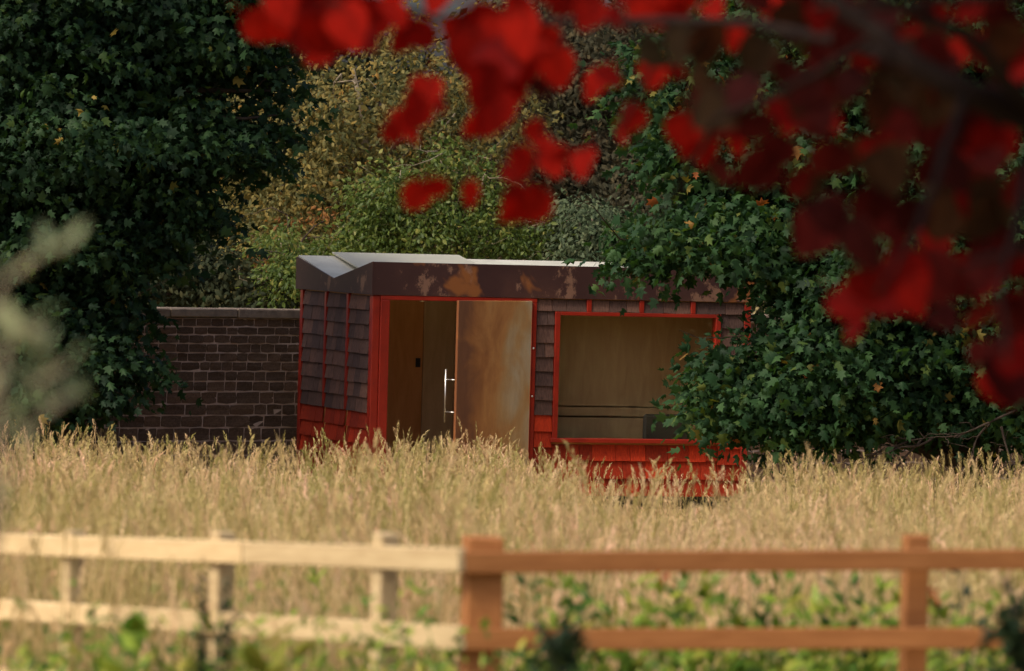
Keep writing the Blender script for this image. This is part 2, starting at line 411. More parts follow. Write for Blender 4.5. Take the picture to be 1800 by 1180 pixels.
def skeleton(parent, base, top, r0, targets, mat, seed, r_end=0.012, twigs=2):
    """tapered trunk and limbs reaching into the crown"""
    rnd = random.Random(seed)
    bm = bmesh.new()
    tr = wiggly(base, top, 9, 0.05, 0, rnd)
    rad = [r0 * (1.25 if i == 0 else 1) * (1 - 0.75 * i / 9) for i in range(10)]
    tube_into(bm, tr, rad, 10)
    obj("trunk", from_bm(bm, "trunk", True), mat, parent)
    for tg in targets:
        tg = Vector(tg)
        cand = [i for i in range(1, 9) if tr[i].z < tg.z + 0.5] or [1]
        i = min(cand, key=lambda j: (tr[j] - tg).length + (0.6 if j > 7 else 0))
        i = max(1, i - 1)
        bm = bmesh.new()
        path = wiggly(tr[i], tg, 8, 0.14, 0.06, rnd)
        rr = rad[i] * 0.5
        tube_into(bm, path, [rr + (r_end - rr) * k / 8 for k in range(9)], 7)
        for k in range(twigs * 2):
            j = rnd.randint(3, 8)
            e = path[j] + Vector((rnd.uniform(-1, 1), rnd.uniform(-1, 1), rnd.uniform(-0.5, 0.7))) * 0.9
            tube_into(bm, wiggly(path[j], e, 5, 0.2, 0, rnd), [r_end * (0.9 - 0.15 * q) for q in range(6)], 5)
        obj("branch", from_bm(bm, "branch", True), mat, parent)

# ================================================================== SETTING
def build_ground():
    bm = bmesh.new()
    xs = [-400, -120, -40, -16, -8, -4, -2, 0, 2, 4, 8, 16, 40, 120, 400]
    ys = [-60, -10, 0, 5, 10, 14, 18, 22, 26, 30, 35, 40, 45, 50, 55, 60, 64, 68, 75, 90, 130, 300, 900]
    rows = [[bm.verts.new((x, y, ground_z(y) + (0.03 * math.sin(x * 1.7 + y * 0.9) if abs(x) < 20 and 2 < y < 62 else 0))) for x in xs] for y in ys]
    for i in range(len(ys) - 1):
        for j in range(len(xs) - 1):
            bm.faces.new((rows[i][j], rows[i][j + 1], rows[i + 1][j + 1], rows[i + 1][j]))
    tag(obj("ground", from_bm(bm, "ground", True), M["soil"]), kind="structure")
build_ground()

# ------------------------------------------------------------------ stone wall behind the hut
WALL_O, WALL_YAW = np.array([-3.5, 70.0]), math.radians(36.9)
def build_wall():
    rnd = random.Random(5)
    root = empty("stone_wall", (WALL_O[0], WALL_O[1], -0.15), WALL_YAW)
    tag(root, "long dark sandstone block wall with flat coping stones behind the red hut", "wall")
    ex = np.array([math.cos(WALL_YAW), math.sin(WALL_YAW)])
    top = 2.06 + 0.15 - 0.115
    cs = [0.105, 0.10, 0.105, 0.115, 0.11, 0.115, 0.125, 0.125, 0.155, 0.14, 0.15, 0.165, 0.175, 0.165, 0.17]
    zs = [top]
    for c in cs: zs.append(zs[-1] - c)
    zs[-1] = min(zs[-1], 0.02)
    t0, t1 = -9.0, 19.0
    bx("mortar_core", t0, t1, 0.003, 0.36, -0.2, top, M["mortar"], root)
    far = bmesh.new()
    base_me = []
    for k in range(24):     # a few worn block shapes shared by all stones, one metre each way
        bm = bmesh.new(); box(bm, 0.0, 1.0, 0, 1, 0, 1)
        bmesh.ops.subdivide_edges(bm, edges=[e for e in bm.edges if abs((e.verts[0].co - e.verts[1].co).y) < .5], cuts=1, use_grid_fill=False)
        for v in bm.verts:
            v.co.x += rnd.uniform(-.025, .025); v.co.z += rnd.uniform(-.045, .045)
            if v.co.y < .5: v.co.y += rnd.uniform(-.12, .06)
            if v.co.y < .5 and (v.co.x < .1 or v.co.x > .9) and (v.co.z < .15 or v.co.z > .85):
                v.co.x += .018 if v.co.x < .5 else -.018
                v.co.z += .05 if v.co.z < .5 else -.05
        base_me.append(from_bm(bm, "stone"))
        base_me[-1].materials.append(M["stone"])
    n = 0
    for ci in range(len(cs)):
        zt, zb = zs[ci], zs[ci + 1]
        t = t0 + rnd.uniform(0, 0.2)
        while t < t1 - 0.1:
            w = rnd.uniform(0.14, 0.31) * (1.0 + 0.25 * (ci > 7))
            j = 0.013
            wp = WALL_O + ex * (t + w / 2)
            px = 900 + FPX * wp[0] / wp[1]
            vis = (205 < px < 548) or (1275 < px < 1700 and ci >= len(cs) - 4)
            h = zt - zb
            if vis and n < 298:
                o = obj("stone", base_me[rnd.randrange(24)], None, root, (t, -rnd.uniform(0.0, 0.008), zb + j / 2))
                o.scale = (w - j, 0.1, h - j)
                n += 1
            else:
                box(far, t, t + w - j, -rnd.uniform(0, .008), .1, zb + j / 2, zt - j / 2, .004, rnd)
            t += w
    tag(obj("stonework", from_bm(far, "stonework"), M["stone"], root), kind="stuff")
    t = t0
    while t < t1:
        w = rnd.uniform(0.95, 1.5)
        if t < 0.12 < t + w: w = 0.12 - t if 0.12 - t > .6 else w
        bx("coping_stone", t, t + w - 0.012, -0.055, 0.42, top + 0.004 + rnd.uniform(0, .006), top + 0.118, M["coping"], root, 0.012, 0.004)
        t += w
build_wall()

# ------------------------------------------------------------------ the hut
HUT_O, HUT_YAW = (-1.633, 66.7, 0.0), math.radians(20)
HW, HD, FB, FT, VAL = 4.77, 2.74, 2.345, 2.735, 2.505
def build_hut():
    rnd = random.Random(3)
    h = empty("garden_kiosk", HUT_O, HUT_YAW)
    tag(h, "red and rust shingled kiosk with butterfly roof, open steel door and large window", "kiosk")
    R = M["red"]
    bx("plinth", 0.06, HW - 0.06, 0.06, HD - 0.06, -0.22, 0.02, M["black"], h)
    bx("floor", 0.05, HW - 0.05, 0.03, HD - 0.05, 0.021, 0.075, M["dark_floor"], h)
    # walls behind the cladding
    bx("back_wall", 0.03, HW - 0.03, HD - 0.09, HD - 0.01, 0.02, FB + 0.02, M["ply_pale"], h)
    bx("side_wall", 0.022, 0.09, 0.12, HD - 0.092, 0.02, FB + 0.02, M["ply"], h)
    bx("side_wall", HW - 0.09, HW - 0.022, 0.12, HD - 0.092, 0.02, FB + 0.02, M["ply"], h)
    for xa, xb, ya, yb in ((0.03, 0.56, 0.03, HD - 0.092), (1.95, HW - 0.03, 0.03, HD - 0.092), (0.561, 1.949, 0.03, 1.6), (0.561, 1.949, 2.56, HD - 0.092)):
        bx("ceiling", xa, xb, ya, yb, FB + 0.022, FB + 0.06, M["dark_floor"], h)  # gap under the roof sheet added to brighten the doorway
    # front wall panels round the openings
    bx("front_wall", 2.03, 2.275, 0.022, 0.10, 0.02, FB + 0.015, M["ply"], h)
    bx("front_wall", 4.385, HW - 0.022, 0.022, 0.10, 0.02, FB + 0.015, M["ply"], h)
    bx("front_wall", 2.277, 4.383, 0.022, 0.10, 2.185, FB + 0.015, M["ply"], h)
    bx("front_wall", 2.277, 4.383, 0.022, 0.10, 0.02, 0.635, M["ply"], h)
    # partition and inner lining seen through the doorway
    p = bx("lining_panel", 0.095, 1.52, HD - 0.16, HD - 0.095, 0.08, FB, M["ply"], h)
    bx("light_switch", 1.43, 1.49, HD - 0.172, HD - 0.162, 1.42, 1.53, M["black"], p)
    bx("edge_strip", 1.522, 1.55, HD - 0.18, HD - 0.095, 0.08, FB, M["ply_pale"], h)
    bx("partition", 1.95, 2.0, 0.12, HD - 0.095, 0.08, FB, M["ply_pale"], h)
    # inner lining behind the window: three boards with open joints
    bx("lining_board", 2.02, 4.66, 0.80, 0.84, 1.045, FB, M["ply_pale"], h)
    bx("lining_board", 2.02, 4.66, 0.78, 0.82, 0.925, 1.03, M["ply_pale"], h)
    bx("lining_board", 2.02, 4.66, 0.79, 0.83, 0.08, 0.905, M["ply_pale"], h)
    # corner posts, jambs, header
    bx("corner_post", -0.012, 0.078, -0.012, 0.11, 0.0, FB - 0.003, R, h, 0.006)
    bx("door_jamb", 0.081, 0.195, -0.035, 0.12, 0.0, FB - 0.058, R, h, 0.006)
    bx("door_jamb", 1.985, 2.035, -0.03, 0.12, 0.0, FB - 0.058, R, h, 0.006)
    hd = bx("door_header", 0.081, 2.035, -0.03, 0.12, FB - 0.056, FB - 0.004, R, h, 0.004)
    for x in (0.62, 1.10, 1.58):
        bm = bmesh.new(); bmesh.ops.create_cone(bm, cap_ends=True, segments=12, radius1=.03, radius2=.034, depth=.012, matrix=Matrix.Translation((x, 0.045, FB - 0.064)))
        obj("downlight", from_bm(bm, "downlight"), M["chrome"], hd)
    bx("corner_trim", HW - 0.075, HW + 0.01, -0.02, 0.06, 0.0, FB - 0.003, R, h, 0.005)
    bx("corner_trim", -0.02, 0.05, HD - 0.09, HD + 0.01, 0.0, FB - 0.003, R, h, 0.005)
    # side wall: battens, shingles, red skirt
    for y0 in (1.755, 0.915):
        bx("batten", -0.022, 0.02, y0 - 0.035, y0 + 0.035, 0.96, FB - 0.003, R, h, 0.004)
    cols = ((0.115, 0.875), (0.955, 1.715), (1.795, 2.645))
    rows_n, z0, z1 = 8, 0.955, FB - 0.01
    rh = (z1 - z0) / rows_n
    def row_side(ya, yb, z, hh, mat, name="shingle"):
        y = ya
        while y < yb - 0.01:
            w = min(rnd.uniform(0.13, 0.34), yb - y)
            if yb - y - w < 0.09: w = yb - y
            th = rnd.uniform(0.004, 0.012)
            bm = bmesh.new()
            vv = [(-0.012 - th, y + .003, z + rnd.uniform(-.006, .006)), (-0.012 - th, y + w - .003, z + rnd.uniform(-.006, .006)), (0.008, y + w - .003, z + hh + .03), (0.008, y + .003, z + hh + .03)]
            a = [bm.verts.new(q) for q in vv]; c = [bm.verts.new((q[0] + 0.012, q[1], q[2])) for q in vv]
            for q in ((a[1], a[0], a[3], a[2]), (c[0], c[1], c[2], c[3]), (a[0], a[1], c[1], c[0]), (a[1], a[2], c[2], c[1]), (a[2], a[3], c[3], c[2]), (a[3], a[0], c[0], c[3])): bm.faces.new(q)
            obj(name, from_bm(bm, name), mat, h)
            y += w
    for (ya, yb) in cols:
        for r in range(rows_n): row_side(ya, yb, z0 + r * rh, rh - (0.034 if r == rows_n - 1 else 0), M["shingle"])
        for r in range(5): row_side(ya, yb, 0.02 + r * 0.187, 0.155, M["shingle_red"], "red_shingle")
    # front shingles
    def row_front(xa, xb, z, hh, mat, name="shingle", wmin=.11, wmax=.26):
        x = xa
        while x < xb - 0.01:
            w = min(rnd.uniform(wmin, wmax), xb - x)
            if xb - x - w < 0.07: w = xb - x
            th = rnd.uniform(0.004, 0.012)
            bm = bmesh.new()
            vv = [(x + .003, -0.012 - th, z + rnd.uniform(-.006, .006)), (x + w - .003, -0.012 - th, z + rnd.uniform(-.006, .006)), (x + w - .003, 0.008, z + hh), (x + .003, 0.008, z + hh)]
            a = [bm.verts.new(q) for q in vv]; c = [bm.verts.new((q[0], q[1] + 0.012, q[2])) for q in vv]
            for q in ((a[0], a[1], a[2], a[3]), (c[1], c[0], c[3], c[2]), (a[1], a[0], c[0], c[1]), (a[2], a[1], c[1], c[2]), (a[3], a[2], c[2], c[3]), (a[0], a[3], c[3], c[0])): bm.faces.new(q)
            obj(name, from_bm(bm, name), mat, h)
            x += w
    zb = [2.19, 2.03, 1.815, 1.65, 1.475, 1.305, 1.135, 0.965]
    for xa, xb in ((2.038, 2.268), (4.392, 4.692)):
        for k in range(len(zb) - 1): row_front(xa, xb, zb[k + 1], zb[k] - zb[k + 1] + .03, M["shingle"])
        for k in range(5): row_front(xa, xb, 0.01 + k * .189, .215, M["shingle_red"], "red_shingle", .16, .3)
    bs = (2.70, 3.37, 4.03)
    edges = [2.038] + [v for b_ in bs for v in (b_ - .03, b_ + .03)] + [4.692]
    for i in range(0, len(edges), 2): row_front(edges[i], edges[i + 1], 2.195, 0.14, M["shingle"], "shingle", .15, .26)
    for b_ in bs: bx("batten", b_ - .029, b_ + .029, -0.024, 0.02, 2.192, FB - .003, R, h, .004)
    for k, (z, hh) in enumerate(((0.005, .22), (0.21, .24), (0.425, .19))): row_front(2.272, 4.388, z, hh, M["shingle_red"], "red_shingle", .14, .3)
    # window
    w = bx("window_frame", 2.272, 2.335, -0.03, 0.09, 0.638, 2.19, R, h, .004)
    bx("window_frame", 4.325, 4.388, -0.03, 0.09, 0.638, 2.19, R, h, .004)
    bx("window_frame", 2.337, 4.323, -0.03, 0.09, 2.147, 2.19, R, h, .004)
    bx("window_sill", 2.24, 4.42, -0.07, 0.09, 0.638, 0.688, R, h, .005)
    bx("window_pane", 2.337, 4.323, 0.045, 0.053, 0.690, 2.145, M["glass"], h)
    # fascia: V ended side panels and flat front and back panels
    o = 0.035
    for x, s in ((-o, 1), (HW + o, -1)):
        bm = bmesh.new()
        prof = [(-o, FB), (HD + o + .12, FB), (HD + o + .12, FT), (1.43, VAL), (-o, FT)]
        a = [bm.verts.new((x, y, z)) for y, z in prof]; c = [bm.verts.new((x + 0.02 * s, y, z)) for y, z in prof]
        n = len(prof)
        bm.faces.new(a if s < 0 else a[::-1]); bm.faces.new(c[::-1] if s < 0 else c)
        for i in range(n): bm.faces.new((a[i], a[(i + 1) % n], c[(i + 1) % n], c[i]))
        bmesh.ops.recalc_face_normals(bm, faces=bm.faces[:])
        obj("side_fascia", from_bm(bm, "side_fascia"), M["fascia"], h)
    bx("front_fascia", -o + .022, HW + o - .022, -o + .001, -o + .02, FB + .001, FT - .002, M["fascia"], h)
    bx("rear_fascia", -o + .022, HW + o - .022, HD + o + .10, HD + o + .119, FB + .001, FT + .02, M["fascia"], h)
    # roof planes: front and rear slopes falling to the valley
    yr = HD + o + .098
    def rslope(y): return VAL - .012 + (y - 1.43) / (yr - 1.43) * (FT + .018 - VAL + .012)
    xl, xr = -o + .022, HW + o - .022
    def slab(xa, xb, ya, za, yb, zb_):
        bm = bmesh.new()
        q = [(xa, ya, za), (xb, ya, za), (xb, yb, zb_), (xa, yb, zb_)]
        a = [bm.verts.new(v) for v in q]; c = [bm.verts.new((v[0], v[1], v[2] - .05)) for v in q]
        bm.faces.new(a); bm.faces.new(c[::-1])
        for i in range(4): bm.faces.new((a[i], c[i], c[(i + 1) % 4], a[(i + 1) % 4]))
        obj("roof_slope", from_bm(bm, "roof_slope"), M["roof"], h)
    slab(xl, xr, -o + .022, FT - .012, 1.43, VAL - .012)
    for xa, xb, ya, yb in ((xl, .56, 1.43, yr), (1.95, xr, 1.43, yr), (.5605, 1.9495, 1.43, 1.6), (.5605, 1.9495, 2.56, yr)):
        slab(xa, xb, ya, rslope(ya), yb, rslope(yb))  # gap added in the rear slope to let light inside
    # raised pale sheet, made translucent over an opening added to light the doorway
    bm = bmesh.new()
    sl = (FT - VAL) / (HD + o + .10 - 1.43)
    def rz(y): return VAL + (y - 1.43) * sl
    q = [(0.42, 1.50), (2.06, 1.50), (2.06, HD + .14), (0.42, HD + .14)]
    a = [bm.verts.new((x, y, rz(y) + .065)) for x, y in q]; c = [bm.verts.new((x, y, rz(y) + .045)) for x, y in q]
    bm.faces.new(a); bm.faces.new(c[::-1])
    for i in range(4): bm.faces.new((a[i], c[i], c[(i + 1) % 4], a[(i + 1) % 4]))
    sh = obj("roof_panel", from_bm(bm, "roof_panel"), M["white_sheet"], h)
    for x, y in ((0.6, 1.7), (1.9, 1.7), (0.6, 2.6), (1.9, 2.6)):
        bx("panel_bracket", x - .02, x + .02, y - .02, y + .02, rz(y) - .02, rz(y) + .043, M["black"], sh)
    # open door: hinged at the right jamb, swung outwards
    d = empty("door", (1.955, -0.04, 0)); d.parent = h
    d.rotation_euler = (0, 0, math.radians(27))
    L = 1.25
    bx("door_leaf", -L, 0, -0.019, 0.019, 0.09, FB - 0.035, M["door_steel"], d, .003)
    bx("door_edge", -L - .012, -L - .001, -0.018, 0.018, 0.09, FB - 0.035, M["door_steel"], d, .003)
    bm = bmesh.new()
    hx, hy = -L + .012, 0.185
    tube_into(bm, [(hx, hy, 0.88), (hx, hy, 1.50)], [.012, .012], 10)
    for z in (1.0, 1.38): tube_into(bm, [(hx, 0.022, z), (hx, hy, z)], [.008, .008], 8)
    obj("door_handle", from_bm(bm, "door_handle", True), M["chrome"], d)
    for z in (1.18, 1.75):
        bm = bmesh.new(); bmesh.ops.create_uvsphere(bm, u_segments=10, v_segments=6, radius=.014, matrix=Matrix.Translation((2.0, -.036, z)))
        obj("hinge_bolt", from_bm(bm, "hinge_bolt", True), M["chrome"], h)
    return h
build_hut()

def build_chair():
    """dark chair whose back shows in the window"""
    c, s = math.cos(HUT_YAW), math.sin(HUT_YAW)
    lx, ly = 3.86, 0.48
    t = empty("office_chair", (HUT_O[0] + lx * c - ly * s, HUT_O[1] + lx * s + ly * c, 0.076), HUT_YAW)
    tag(t, "dark padded chair back inside the large kiosk window", "chair")
    bx("backrest", -0.32, 0.27, -0.24, -0.17, 0.50, 0.90, M["black"], t, .03)
    bx("seat", -0.25, 0.25, -0.2, 0.27, 0.42, 0.49, M["black"], t, .02)
    for x in (-.22, .22):
        for y in (-.18, .22): bx("leg", x - .015, x + .015, y - .015, y + .015, 0.0, 0.42, M["black"], t)
    for x in (-.2, .2): bx("back_support", x - .012, x + .012, -.185, -.165, 0.49, 0.56, M["black"], t)
build_chair()

# ------------------------------------------------------------------ trees
def tree(name, label, base, top, r0, blobs, mat, tmpl, leaf, seed, bark, targets=None, group=None, cat="tree", **kw):
    root = empty(name, base)
    tag(root, label, cat, group)
    rng = np.random.default_rng(seed)
    off = np.array(base)
    pos, nrm, tip, size, tint = sprays(blobs, leaf, rng=rng, **kw)
    keep = pos[:, 2] > -0.05
    me = cloud_mesh("crown", tmpl, (pos - off)[keep], nrm[keep], tip[keep], size[keep], tint[keep])
    tag(obj("crown", me, mat, root), kind="stuff")
    tg = targets if targets is not None else [b[0] for b in blobs]
    skeleton(root, (0, 0, 0), tuple(np.array(top) - off), r0, [tuple(np.array(t) - off) for t in tg], bark, seed)
    return root

MAPLE, OVAL, QUAD = maple_template(), oval_template(), quad_template()

def base_at(px, Y):
    p = P(px, 700, Y)
    return (p[0], Y, ground_z(Y) - 0.05)

# big dark maple at the left
LB = [pblob(60, 40, 66, 260, 190, 1.9, 210), pblob(310, 50, 66.5, 190, 120, 1.5, 140), pblob(130, 240, 65.5, 230, 140, 1.7, 180),
      pblob(330, 250, 66.2, 120, 110, 1.2, 66), pblob(40, 430, 65.5, 210, 140, 1.5, 150), pblob(220, 385, 66, 120, 95, 1.1, 66),
      pblob(80, 590, 65.3, 140, 100, 1.2, 96), pblob(170, 650, 65, 60, 80, .8, 34), pblob(20, 690, 65, 120, 50, .9, 44),
      pblob(-160, 300, 65.5, 220, 330, 2.0, 190), pblob(-120, 620, 65, 180, 150, 1.3, 100), pblob(185, 535, 65.6, 60, 60, .8, 24), pblob(255, 650, 65.3, 32, 22, .4, 5),
      pblob(20, -200, 66, 260, 170, 2.2, 170), pblob(440, 90, 66.6, 80, 50, .8, 22), pblob(400, -30, 66.5, 110, 50, 1.0, 36), pblob(330, 360, 66, 70, 40, .6, 12), pblob(450, 250, 66.3, 60, 80, .6, 9), pblob(490, 160, 66.4, 40, 60, .5, 5)]
LT = [b[0] for b in LB] + [P(492, 202, 66.2)]
tree("maple_tree", "big dark green maple at the far left, overhanging the stone wall", base_at(90, 66), P(100, -250, 66.3), 0.26, LB, M["maple_dark"], MAPLE, 0.120, 21, M["bark"], per=44, rnd_=.95, targets=LT, turned=.004)

# maple at the right, in front of the kiosk
RB = [pblob(1280, 402, 62, 135, 52, 1.0, 62), pblob(1510, 470, 62, 150, 125, 1.3, 120), pblob(1450, 620, 61.8, 90, 100, 1.0, 76), pblob(1285, 698, 61.6, 75, 42, .7, 28), pblob(1275, 640, 61.6, 38, 30, .4, 7), pblob(1370, 680, 61.7, 65, 55, .8, 32), pblob(1390, 480, 62, 60, 45, .8, 18),
      pblob(1460, 660, 62, 150, 105, 1.1, 100), pblob(1600, 560, 62.4, 200, 170, 1.5, 170), pblob(1720, 680, 62.2, 170, 80, 1.2, 96), pblob(1540, 705, 61.8, 110, 45, .8, 40),
      pblob(1360, 740, 61.6, 70, 32, .6, 14), pblob(1250, 260, 63, 120, 110, 1.0, 70), pblob(1420, 280, 63, 200, 150, 1.5, 150), pblob(1640, 320, 63, 240, 190, 1.8, 190),
      pblob(1500, 80, 63.5, 300, 150, 1.8, 170), pblob(1760, 100, 63.5, 240, 200, 1.8, 150), pblob(1900, 480, 62.5, 190, 330, 1.8, 200), pblob(1180, 150, 63.5, 110, 90, .9, 36),
      pblob(1600, -170, 64, 380, 190, 2.2, 220), pblob(1140, 430, 62.2, 65, 36, .5, 16)]
tree("maple_tree", "leafy green maple at right covering the corner of the kiosk window", base_at(1690, 63), P(1650, -220, 63.5), 0.24, RB, M["maple_green"], MAPLE, 0.124, 22, M["bark"], per=42, rnd_=.95, flat=.65)

def bare_twigs():
    """leafless dead twigs hanging under the right maple"""
    mt = [o for o in scene.objects if o.name.startswith("maple_tree")][-1]
    rnd = random.Random(4)
    off = Vector(mt.location)
    for a, b in (((1790, 720), (1600, 775)), ((1600, 775), (1480, 812)), ((1640, 770), (1530, 800)), ((1620, 772), (1560, 842)), ((1740, 745), (1690, 830)), ((1760, 750), (1800, 835))):
        bm = bmesh.new()
        p = wiggly(P(*a, 61.2), P(*b, 61.0), 9, .10, -.06, rnd)
        tube_into(bm, [q - off for q in p], [.016 - .0013 * i for i in range(10)], 5)
        for k in range(7):
            j = rnd.randint(2, 8)
            e = p[j] + Vector((rnd.uniform(-.5, .1), rnd.uniform(-.2, .2), rnd.uniform(-.18, .12)))
            tube_into(bm, [q - off for q in wiggly(p[j], e, 4, .2, 0, rnd)], [.007, .006, .005, .004, .003], 4)
        obj("twig", from_bm(bm, "twig", True), M["bark"], mt)
bare_twigs()

# trees and shrubs behind the wall
GB = [pblob(620, 190, 80, 210, 130, 1.6, 142), pblob(520, 330, 79.5, 160, 130, 1.4, 115), pblob(720, 300, 80, 150, 120, 1.3, 88), pblob(480, 450, 79, 120, 80, 1.0, 54),
      pblob(830, 210, 80.5, 130, 130, 1.2, 74), pblob(600, 420, 79.5, 130, 80, 1.0, 54), pblob(400, 250, 80, 120, 130, 1.2, 54), pblob(690, 55, 81, 70, 50, 1.0, 14), pblob(840, 50, 81, 40, 60, 1.0, 8)]
tree("autumn_tree", "golden brown autumn tree rising behind the kiosk roof", base_at(620, 80), P(620, 120, 80), 0.11, GB, M["golden"], OVAL, 0.10, 23, M["bark_grey"], per=40, spray_r=0.30, flat=1.0, rnd_=.9,
     targets=[P(x, y, 79.6) for x, y in ((500, 200), (560, 330), (640, 250), (720, 200), (800, 200), (840, 290), (460, 330), (700, 340), (600, 130), (530, 420), (770, 150))])
FB_ = [pblob(760, 400, 76, 150, 80, .9, 117), pblob(690, 350, 76, 80, 55, .7, 34), pblob(800, 320, 76.2, 70, 50, .7, 28), pblob(900, 420, 76, 80, 40, .7, 39), pblob(640, 430, 76, 70, 40, .6, 31), pblob(880, 350, 76.2, 50, 40, .6, 14), pblob(705, 300, 76, 22, 40, .3, 4), pblob(775, 280, 76.1, 24, 45, .3, 6), pblob(640, 375, 76, 22, 30, .3, 4), pblob(850, 305, 76.1, 20, 38, .3, 4), pblob(945, 395, 76, 30, 25, .3, 4)]
tree("green_shrub", "fresh lime green shrub directly above the kiosk roof", base_at(770, 76.3), P(770, 370, 76.3), 0.07, FB_, M["lime"], OVAL, 0.09, 24, M["bark_grey"], per=38, spray_r=0.24, rnd_=.9, flat=.9, cat="shrub")
tree("green_shrub", "low yellow green shrub behind the left end of the kiosk roof", base_at(560, 75.5), P(560, 440, 75.5), 0.05,
     [pblob(560, 450, 75.5, 75, 35, .6, 44), pblob(500, 490, 75, 60, 45, .6, 38), pblob(490, 420, 75.5, 50, 30, .5, 14)], M["lime"], OVAL, 0.08, 25, M["bark_grey"], per=36, spray_r=0.24, cat="shrub")
tree("grey_shrub", "grey green drooping bush behind the middle of the kiosk roof", base_at(1040, 76), P(1040, 380, 76), 0.06,
     [pblob(1030, 400, 76, 75, 60, .8, 80), pblob(1090, 430, 76, 55, 40, .7, 36), pblob(1000, 450, 75.8, 60, 30, .6, 30)], M["greygreen"], OVAL, 0.09, 26, M["bark_grey"], per=30, spray_r=0.24, cat="shrub")
tree("orange_shrub", "small rusty orange leaved bush above the stone wall", base_at(455, 76.5), P(460, 440, 76.5), 0.05,
     [pblob(455, 445, 76.5, 24, 26, .4, 8), pblob(505, 378, 77.2, 20, 16, .3, 3), pblob(572, 388, 77.2, 20, 22, .3, 4)], M["orange"], OVAL, 0.09, 27, M["bark"], per=15, spray_r=0.2, cat="shrub")
tree("dark_shrub", "dark green bush peeping over the stone wall coping", base_at(360, 76), P(380, 480, 76), 0.06,
     [pblob(370, 490, 76, 90, 60, .8, 90), pblob(470, 520, 75.5, 50, 30, .5, 26), pblob(250, 480, 76, 100, 80, .8, 90)], M["wood_dark"], OVAL, 0.11, 28, M["bark"], per=28, spray_r=0.28, cat="shrub")
UB = [pblob(1020, 150, 83, 160, 200, 1.6, 250), pblob(940, 330, 82, 150, 110, 1.3, 130), pblob(1120, 360, 82, 150, 110, 1.3, 130), pblob(940, 60, 84, 90, 90, 1.3, 60)]
tree("brown_tree", "dull brown green tree behind the hanging red leaves", base_at(1030, 84), P(1030, 30, 84), 0.22, UB, M["umber"], OVAL, 0.12, 29, M["bark"], per=34, spray_r=0.34, flat=0.8)

def build_wood():
    """dark mass of woodland far behind everything"""
    rng = np.random.default_rng(40)
    blobs = []
    for i in range(64):
        px = -900 + i * 3600 / 63
        Y = rng.uniform(90, 102)
        hole = 650 < px < 890
        blobs.append(pblob(px, rng.uniform(330, 480), Y, 120, 200, 2.0, 90))
        if not hole: blobs.append(pblob(px, rng.uniform(60, 220), Y + 3, 110, 200, 2.0, 90))
        else: blobs.append(pblob(px, 230, Y + 3, 60, 110, 1.5, 50))
        if not (600 < px < 940): blobs.append(pblob(px, rng.uniform(-240, -120), Y + 4, 120, 190, 2.0, 60))
    pos, nrm, tip, size, tint = sprays(blobs, 0.26, spray_r=.6, per=12, flat=.8, rng=rng)
    k = pos[:, 2] > -.1
    tag(obj("woodland", cloud_mesh("woodland", QUAD, pos[k], nrm[k], tip[k], size[k], tint[k]), M["wood_dark"]), "dark mass of woodland filling the far background", "woodland", kind="stuff")
build_wood()

